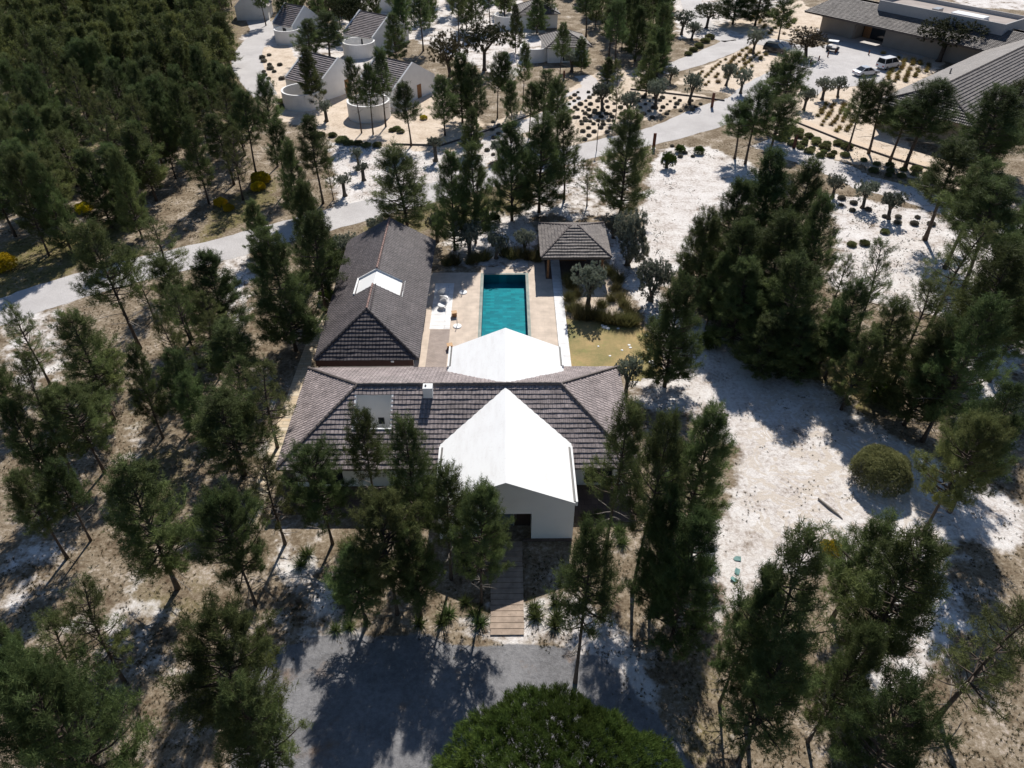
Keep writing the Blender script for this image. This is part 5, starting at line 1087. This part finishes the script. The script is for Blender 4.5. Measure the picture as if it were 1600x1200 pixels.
for px, py, s, l in ((752, 345, 1.3, 'fresh green bush by the road verge above the pool'), (772, 348, 1.0, 'dark fresh bush right of the verge bush'), (530, 395, 1.6, 'leafy green bush at the left rear side of the annex'), (520, 425, 1.6, 'leafy green bush midway along the annex side'), (512, 470, 1.1, 'low leafy bush beside the cream path'), (1250, 520 + 60, 1.4, 'yellow green bush at the foot of the young pines'), (1375, 622, 1.5, 'bright yellow green bush above the broom shrub'), (1107, 540, 1.2, 'yellow green bush at the clump\'s left foot'), (1062, 238, .9, 'leafy young shrub on the sand by the road'), (1092, 240, .9, 'second leafy young shrub on the sand by the road')):
    single('leafy_bush', px, py, s, fresh[ncount[0] % 2], l, 'bush', 'fresh green bushes'); ncount[0] += 1
# ornamental grasses near the pool and the pavilion
for i, (px, py, s) in enumerate([(745, 408, 1), (757, 406, 1.1), (735, 412, .9), (790, 400, 1.2), (800, 404, 1), (812, 402, 1.1), (826, 405, 1.1), (838, 408, 1), (845, 400, 1), (712, 412, 1), (700, 414, .9), (893, 450, 1.1), (890, 470, 1), (893, 486, .9), (887, 440, .9), (905, 505 - 8, 1), (916, 498, 1.1), (925, 497, 1), (936, 500, 1), (946, 503, 1), (957, 505, 1), (968, 506, 1.1), (979, 508, 1.1), (990, 506, 1), (962, 455, .9), (965, 440, 1), (955, 470, .8), (975, 480, .9), (985, 492, .9), (950, 430, 1), (940, 480, .9), (970, 468, .8), (904, 485, .9), (902, 462, .8)]):
    single('tussock_plant', px, py, s, grs[i % 3], 'olive brown grass clump ' + ('in the bed behind the pool' if py < 416 and px < 870 else 'along the edge of the white slab path' if px < 908 and py < 490 else 'in the dense row at the upper lawn edge' if py > 490 else 'in the sand bed around the dark olive'), 'tussock', 'tall tussocks around the pool')
# spiky young plants by the boardwalk and villa front
for i, (px, py, s) in enumerate([(835, 950, 1), (838, 965, 1.1), (868, 945, .9), (870, 965, 1.1), (866, 980, 1), (750, 975, 1.1), (742, 960, 1), (728, 942, .9), (546, 980, 1), (540, 940, 1), (700, 960, 1.1), (690, 975, 1), (480, 868, 1.1), (470, 885, 1), (540, 860, 1), (915, 812, 1), (935, 808, 1), (968, 830, 1.1), (972, 850, 1), (525, 985, .9), (655, 975, 1), (1000, 800, 1), (1020, 830, 1)]):
    single('young_shrub', px, py, s, stems[i % 3], 'knee high spiky green plant ' + ('right of the boardwalk end' if 820 < px < 880 else 'left of the boardwalk under the front pines' if 640 < px < 820 else 'near the left front corner of the villa' if px < 640 else 'in the shade at the right front of the villa'), 'plant', 'spiky plants along the villa front')
def plot(poly, kindlist, name, label, cat, group, step, s0, s1, rows=True, jit=.14):
    W_ = [P(*q) for q in poly]; x0, x1 = min(q.x for q in W_), max(q.x for q in W_); y0, y1 = min(q.y for q in W_), max(q.y for q in W_); y = y0; k = 0; ct = 0
    while y < y1:
        x = x0 + (step / 2 if k % 2 else 0)
        while x < x1:
            xx, yy = x + rnd.uniform(-jit, jit) * step, y + rnd.uniform(-jit, jit) * step
            if inpoly(xx, yy, [(q.x, q.y) for q in W_]) and rnd.random() < .88:
                s = rnd.uniform(s0, s1); me = kindlist[ct % len(kindlist)]; o = bpy.data.objects.new(name, me); COL.objects.link(o); o.location = (xx, yy, 0.0); o.scale = (s, s, s); o.rotation_euler = (0, 0, rnd.uniform(0, 6)); tag(o, label, cat, group); ct += 1
            x += step
        y += step * .9; k += 1
    return ct
nl = 0
nl += plot([(880, 142), (1000, 146), (1128, 162), (1000, 192), (880, 196)], lavs, 'lavender_cushion', 'dark low lavender cushion in the triangular cream plot between the roads', 'lavender', 'lavender cushions in the triangular plot', 1.75, .55, 1.1)
nl += plot([(898, 165), (962, 178), (955, 205), (905, 226)], lavs, 'lavender_cushion', 'dark low lavender cushion in the cream plot left of the tall column pine', 'lavender', 'lavender cushions left of the column pine', 1.8, .8, 1.1)
nl += plot([(1300, 305), (1420, 335), (1470, 350), (1450, 362), (1320, 330)], lavs, 'lavender_cushion', 'dark cushion scattered under the two olives on the sand track', 'lavender', 'cushions under the track olives', 2.0, .7, 1.2)
nl += plot([(1048, 228), (1100, 236), (1095, 250), (1060, 252)], lavs, 'lavender_cushion', 'small dark cushion on the sand by the road bend', 'lavender', 'cushions by the road bend', 1.5, .7, 1.0)
nl += plot([(405, 85), (445, 85), (448, 130), (415, 128)], lavs, 'lavender_cushion', 'dark cushion between forest road and first cottage', 'lavender', 'cushions by the forest road', 2.4, .9, 1.6)
nl += plot([(770, 185), (800, 195), (790, 250), (760, 240)], lavs, 'lavender_cushion', 'dark cushion in the strip across the white track', 'lavender', 'cushions beside the white track', 1.8, .7, 1.0)
nl += plot([(1085, 118), (1170, 74), (1200, 84), (1160, 118), (1100, 138)], tfs, 'golden_tussock', 'upright brown green tuft on the cream slope by the road', 'tussock', 'tufts on the cream slope', 1.7, .8, 1.5)
nl += plot([(1160, 22), (1235, 10), (1250, 50), (1200, 58)], tfs, 'golden_tussock', 'upright tuft on the cream ground left of the reception', 'tussock', 'tufts left of the reception', 2.6, 1.1, 1.6)
nl += plot([(1368, 82), (1470, 102), (1440, 118), (1395, 136), (1385, 118), (1400, 100)], tfs, 'golden_tussock', 'golden upright tuft in the gravel bed beside the white van', 'tussock', 'golden tufts by the car park', 1.6, 1.1, 1.6)
nl += plot([(1276, 164), (1330, 160), (1335, 210), (1300, 205), (1272, 190)], tfs, 'golden_tussock', 'golden tuft in the bed below the ball shaped olive', 'tussock', 'golden tufts below the olives', 1.45, .9, 1.4)
nl += plot([(1222, 192), (1262, 208), (1330, 232), (1330, 252), (1270, 246), (1215, 222)], greens, 'cushion_shrub', 'green cushion shrub between cream path and sand track', 'shrub', 'green cushion shrubs along the cream path', 1.7, .8, 1.6)
nl += plot([(1330, 240), (1465, 275), (1470, 292), (1360, 272)], greens, 'cushion_shrub', 'green cushion shrub in the shade of the path side pines', 'shrub', 'green cushion shrubs under the pines', 1.9, .8, 1.5)
for i, (px, py, s) in enumerate([(1075, 86, 1.4), (1083, 80, 1.6), (1092, 74, 1.8), (1102, 66, 1.8), (1109, 60, 1.8), (620, 203, 1.2), (613, 205, 1), (626, 207, 1.1), (535, 222, 1.8), (545, 226, 1.4), (560, 226, 1.3), (573, 229, 1.3), (590, 229, 1.3), (502, 212, 1.2), (520, 213, 1.2), (440, 160, 1.2), (441, 168, 1.2), (1500, 355, 1.2), (1350, 382, 1.1), (1330, 384, 1), (1046, 250, 1.6), (1382, 364, 1.0)]):
    single('cushion_shrub', px, py, s, greens[i % 3], 'rounded low green shrub ' + ('in the row beside the upper road' if 1070 < px < 1112 and py < 90 else 'below the third cottage' if 500 < px < 630 else 'beside the first cottage patio wall' if px < 500 else 'alone on the pale sand at the right'), 'shrub', 'low shrubs beside roads and cottages')
# ---- the wood at the upper left and fills between
def fill(poly, spacing, hmin, hmax, cwid, label, group, kinds, mind, ymax=206, cap=999, seed=1):
    r = random.Random(seed); W_ = [P(*q) for q in poly]; wp = [(q.x, q.y) for q in W_]; x0, x1 = min(q.x for q in W_), max(q.x for q in W_); y0, y1 = min(q.y for q in W_), min(ymax, max(q.y for q in W_)); rows = []; y = y0
    while y < y1:
        x = x0; row = []
        while x < x1:
            xx, yy = x + r.uniform(-.42, .42) * spacing, y + r.uniform(-.42, .42) * spacing
            if inpoly(xx, yy, wp) and all((xx - a) ** 2 + (yy - b) ** 2 > mind ** 2 for a, b in treespots):
                tpx = pj((xx, yy, hmax))
                if -50 < tpx[0] < 1650 and pj((xx, yy, hmax))[1] < 1215: row.append((xx, yy, r.choice(kinds)))
            x += spacing
        y += spacing; row.sort()
        if row: rows.append(row)
    out = [(a, b, k, i + 1, j + 1) for i, rw in enumerate(rows) for j, (a, b, k) in enumerate(rw)]
    out.sort(key=lambda q: q[1]); FARW.extend(q[:2] for q in out[cap:])
    for xx, yy, kd, ri, ci in out[:cap]:
        place_tree(xx, yy, r.uniform(hmin, hmax), cwid * r.uniform(.8, 1.2), kd, label % (ADJ[kd], ORD[ci], ORD[ri]), group, vi=r.randint(0, 9))
    return len(out)
ORD = ['zeroth', 'first', 'second', 'third', 'fourth', 'fifth', 'sixth', 'seventh', 'eighth', 'ninth', 'tenth', 'eleventh', 'twelfth', 'thirteenth', 'fourteenth', 'fifteenth', 'sixteenth', 'seventeenth', 'eighteenth', 'nineteenth', 'twentieth', 'twenty-first', 'twenty-second', 'twenty-third', 'twenty-fourth', 'twenty-fifth', 'twenty-sixth', 'twenty-seventh', 'twenty-eighth']
ADJ = dict(dense='dense', medium='bushy', tall='slender', sparse='thin', round='broad')
n1 = fill([(-120, -60), (362, -60), (366, 40), (372, 130), (405, 215), (425, 262), (395, 308), (340, 330), (255, 372), (150, 398), (0, 440), (-120, 470)], 4.7, 8.5, 11.5, 4.1, '%s pine, %s from the left, %s row up in the upper left wood', 'pines of the upper left wood', ['dense', 'medium', 'medium', 'tall', 'sparse', 'sparse'], 3.0, cap=66)
n2 = fill([(920, 5), (1050, 10), (1052, 60), (1030, 110), (985, 120), (925, 100), (905, 70)], 5.6, 9, 11.5, 4.2, '%s pine, %s from the left, %s row up, grove left of the upper road', 'pines of the grove left of the upper road', ['dense', 'medium', 'tall'], 3.6, 200, seed=2)
n3 = fill([(560, -40), (800, -40), (800, 40), (770, 70), (680, 60), (620, 0)], 7.5, 9, 11, 4.4, '%s pine, %s from the left, %s row behind the farthest cottage', 'pines behind the farthest cottage', ['dense', 'medium', 'tall'], 4, 212, seed=3)
n4 = fill([(870, -40), (1055, -40), (1050, 10), (930, 8), (880, 0)], 7.0, 9, 11, 4.4, '%s pine, %s from the left, %s row at the top edge, middle', 'pines at the top edge, middle', ['dense', 'medium', 'tall'], 4, 206, seed=4)
n5 = fill([(1480, 420), (1680, 430), (1720, 760), (1600, 740), (1560, 620), (1480, 600)], 4.5, 8, 10, 4.2, '%s pine, %s from the left, %s row up in the right edge stand', 'pines of the stand at the right edge', ['medium', 'dense', 'tall'], 3.0, seed=5)
n6 = fill([(1500, 300), (1700, 300), (1700, 430), (1540, 400)], 7, 9, 10.5, 4.2, '%s pine, %s from the left, %s row below the restaurant wall', 'pines below the restaurant', ['medium', 'tall'], 4.5, seed=6)
n7 = fill([(1520, 1080), (1760, 980), (1800, 1260), (1560, 1300)], 6, 8, 10, 4.2, '%s pine, %s from the left, %s row in the bottom right corner', 'pines in the bottom right corner', ['medium', 'round'], 4.5, seed=7)
n8 = fill([(-60, 640), (150, 660), (230, 850), (120, 900), (-80, 960)], 4.6, 6, 9, 3.0, '%s pine, %s from the left, %s row up on the shaded left slope', 'smaller pines on the left', ['sparse', 'medium', 'tall'], 2.7, seed=8)
n9 = fill([(180, 530), (330, 520), (430, 560), (400, 860), (260, 800), (230, 600)], 4.3, 5.5, 9, 3.0, '%s pine, %s from the left, %s row up between road and cream path', 'smaller pines left of the villa', ['sparse', 'medium'], 2.7, seed=9)
n11 = fill([(400, 15), (540, 10), (640, 40), (640, 75), (520, 60), (430, 45)], 6, 9, 11, 3.8, '%s pine, %s from the left, %s row among the rear cottages', 'pines among the rear cottages', ['medium', 'tall', 'dense'], 3.5, seed=19)
n10 = 0
def far_wood():
    Vs = []; Fn = []; mats = []; off = 0; loops = []; r = random.Random(12); cr = []
    for H, wd, tr, me in LOD:
        v = np.empty(len(me.vertices) * 3, 'f'); me.vertices.foreach_get('co', v); cr.append((H, wd, np.array(tr.v), tr.f, v.reshape(-1, 3)))
    for x, y in FARW:
        H, wd, tv, tf, cv = cr[r.randrange(len(cr))]; s = 4.1 * r.uniform(.85, 1.2) / wd; h = r.uniform(8.5, 11.5) / H; a = r.uniform(0, 6.28); c, n = math.cos(a), math.sin(a); M = np.array([[c * s, n * s, 0], [-n * s, c * s, 0], [0, 0, h]])
        Vs.append(tv @ M + [x, y, 0]); loops.append(np.concatenate([np.array(f) for f in tf]) + off); Fn += [len(f) for f in tf]; mats += [0] * len(tf); off += len(tv)
        Vs.append(cv @ M + [x, y, 0]); loops.append(np.arange(len(cv)) + off); Fn += [3] * (len(cv) // 3); mats += [1] * (len(cv) // 3); off += len(cv)
    V = np.concatenate(Vs); L = np.concatenate(loops); Fn = np.array(Fn); me = bpy.data.meshes.new('far_wood'); me.vertices.add(len(V)); me.vertices.foreach_set('co', V.ravel().astype('f')); me.loops.add(len(L)); me.loops.foreach_set('vertex_index', L.astype('i'))
    me.polygons.add(len(Fn)); me.polygons.foreach_set('loop_start', (np.cumsum(Fn) - Fn).astype('i')); me.polygons.foreach_set('loop_total', Fn.astype('i')); me.materials.append(BARK); me.materials.append(PINE); me.polygons.foreach_set('material_index', np.array(mats, 'i')); me.update(calc_edges=True)
    o = bpy.data.objects.new('far_wood', me); COL.objects.link(o); tag(o, 'far part of the dense dark pine wood filling the upper left corner', 'wood', None, 'stuff')
far_wood()
print('far', len(FARW))
print('pines filled', n1, n2, n3, n4, n5, n6, n7, n8, n9, n10, 'plants', nl, 'all', ncount[0])
# ---- scraps on the sand
for i, (px, py, l) in enumerate(((1152, 874, 'upper teal scrap lying on the sand'), (1152, 894, 'middle teal scrap lying on the sand'), (1147, 906, 'crumpled lowest teal scrap on the sand'))):
    o = MB().prism([(-.2, -.12, .02), (.2, -.17, .05), (.24, .12, .12), (-.06, .2, .08), (-.26, .06, .03)], (0, 0, .03)).build('plastic_scrap', TEAL); o.location = P(px, py); o.rotation_euler = (0, 0, i * 1.3); tag(o, l, 'scrap', 'teal scraps on the sand')
o = MB().tube([(0, 0, .1), (.5, -.9, .12), (.9, -1.5, .09), (1.1, -1.9, .05)], [.07, .09, .07, .03], 8).build('log', DEADW); o.location = P(1278, 780); tag(o, 'grey driftwood log lying in the middle of the white sand clearing', 'log')
# white stones on the lawn
st = MB()
import bmesh
def stone(px, py, s, l):
    bm = bmesh.new(); bmesh.ops.create_icosphere(bm, subdivisions=2, radius=s)
    for v in bm.verts: v.co *= rnd.uniform(.8, 1.15); v.co.z *= .3
    me = bpy.data.meshes.new('pale_stone'); bm.to_mesh(me); bm.free(); me.materials.append(WHITE); o = bpy.data.objects.new('pale_stone', me); COL.objects.link(o); o.location = P(px, py, .03); tag(o, l, 'stone', 'pale stones on the lawn')
for px, py, s in ((945, 511, .28), (950, 513, .22), (941, 508, .16), (966, 513, .15), (983, 539, .14), (985, 543, .14), (972, 547, .12), (1013, 540, .25), (1015, 546, .2), (1018, 566, .3), (1023, 572, .25), (1010, 524, .18), (935, 541, .1), (953, 556, .12)):
    stone(px, py, s, 'flat pale stone on the yellow green lawn')
# ---- low dry plants and fallen twigs over the litter: uncountable
def cover():
    rs = np.random.RandomState(4); C = []; D = []
    polys_w = [[P(*q).to_tuple()[:2] for q in pl] for pl in ([(395, 1015), (600, 998), (765, 1003), (935, 1030), (1060, 1160), (1140, 1500), (300, 1500), (385, 1100)], [(884, 500), (1000, 508), (1036, 562), (1030, 600), (893, 575)])]
    rd = [(P(a, b).x, P(a, b).y) for a, b, _ in MAINROAD]
    road_s = [(p_[0], p_[1]) for p_ in smooth_path(rd, 8)]
    k = 0
    while k < 5200:
        Y = 14 + (rs.rand() ** 1.3) * 100; q = pj((0, Y, 0)); X = (rs.rand() - .5) * 2 * (850 * q[2] / FPX)
        if -19 < X < 10 and 31 < Y < 72: continue
        if any(inpoly(X, Y, pl) for pl in polys_w): continue
        if min((X - a) ** 2 + (Y - b) ** 2 for a, b in road_s) < 13: continue
        px, py, _ = pj((X, Y, 0))
        white = inpoly(px, py, [(1105, 515), (1240, 590), (1480, 720), (1600, 790), (1530, 850), (1150, 960), (1110, 900), (1150, 700), (1060, 640)]) or inpoly(px, py, [(1030, 232), (1190, 262), (1110, 350), (1060, 430), (1010, 300)])
        if (white and rs.rand() < .86) or (py < 225 and px > 500): continue
        n = rs.randint(2, 10); sz = rs.uniform(.15, .7)
        for j in range(n): C.append((X + rs.normal() * sz, Y + rs.normal() * sz, .01)); D.append((rs.normal() * .5, rs.normal() * .5, 1))
        k += 1
    me = blades_mesh('low_plants', C, D, 10, .13, .03, .6, GCOV, 6); o = bpy.data.objects.new('ground_cover', me); COL.objects.link(o); tag(o, 'low dry heath plants and grasses dotted over the litter', 'ground cover', None, 'stuff')
cover()
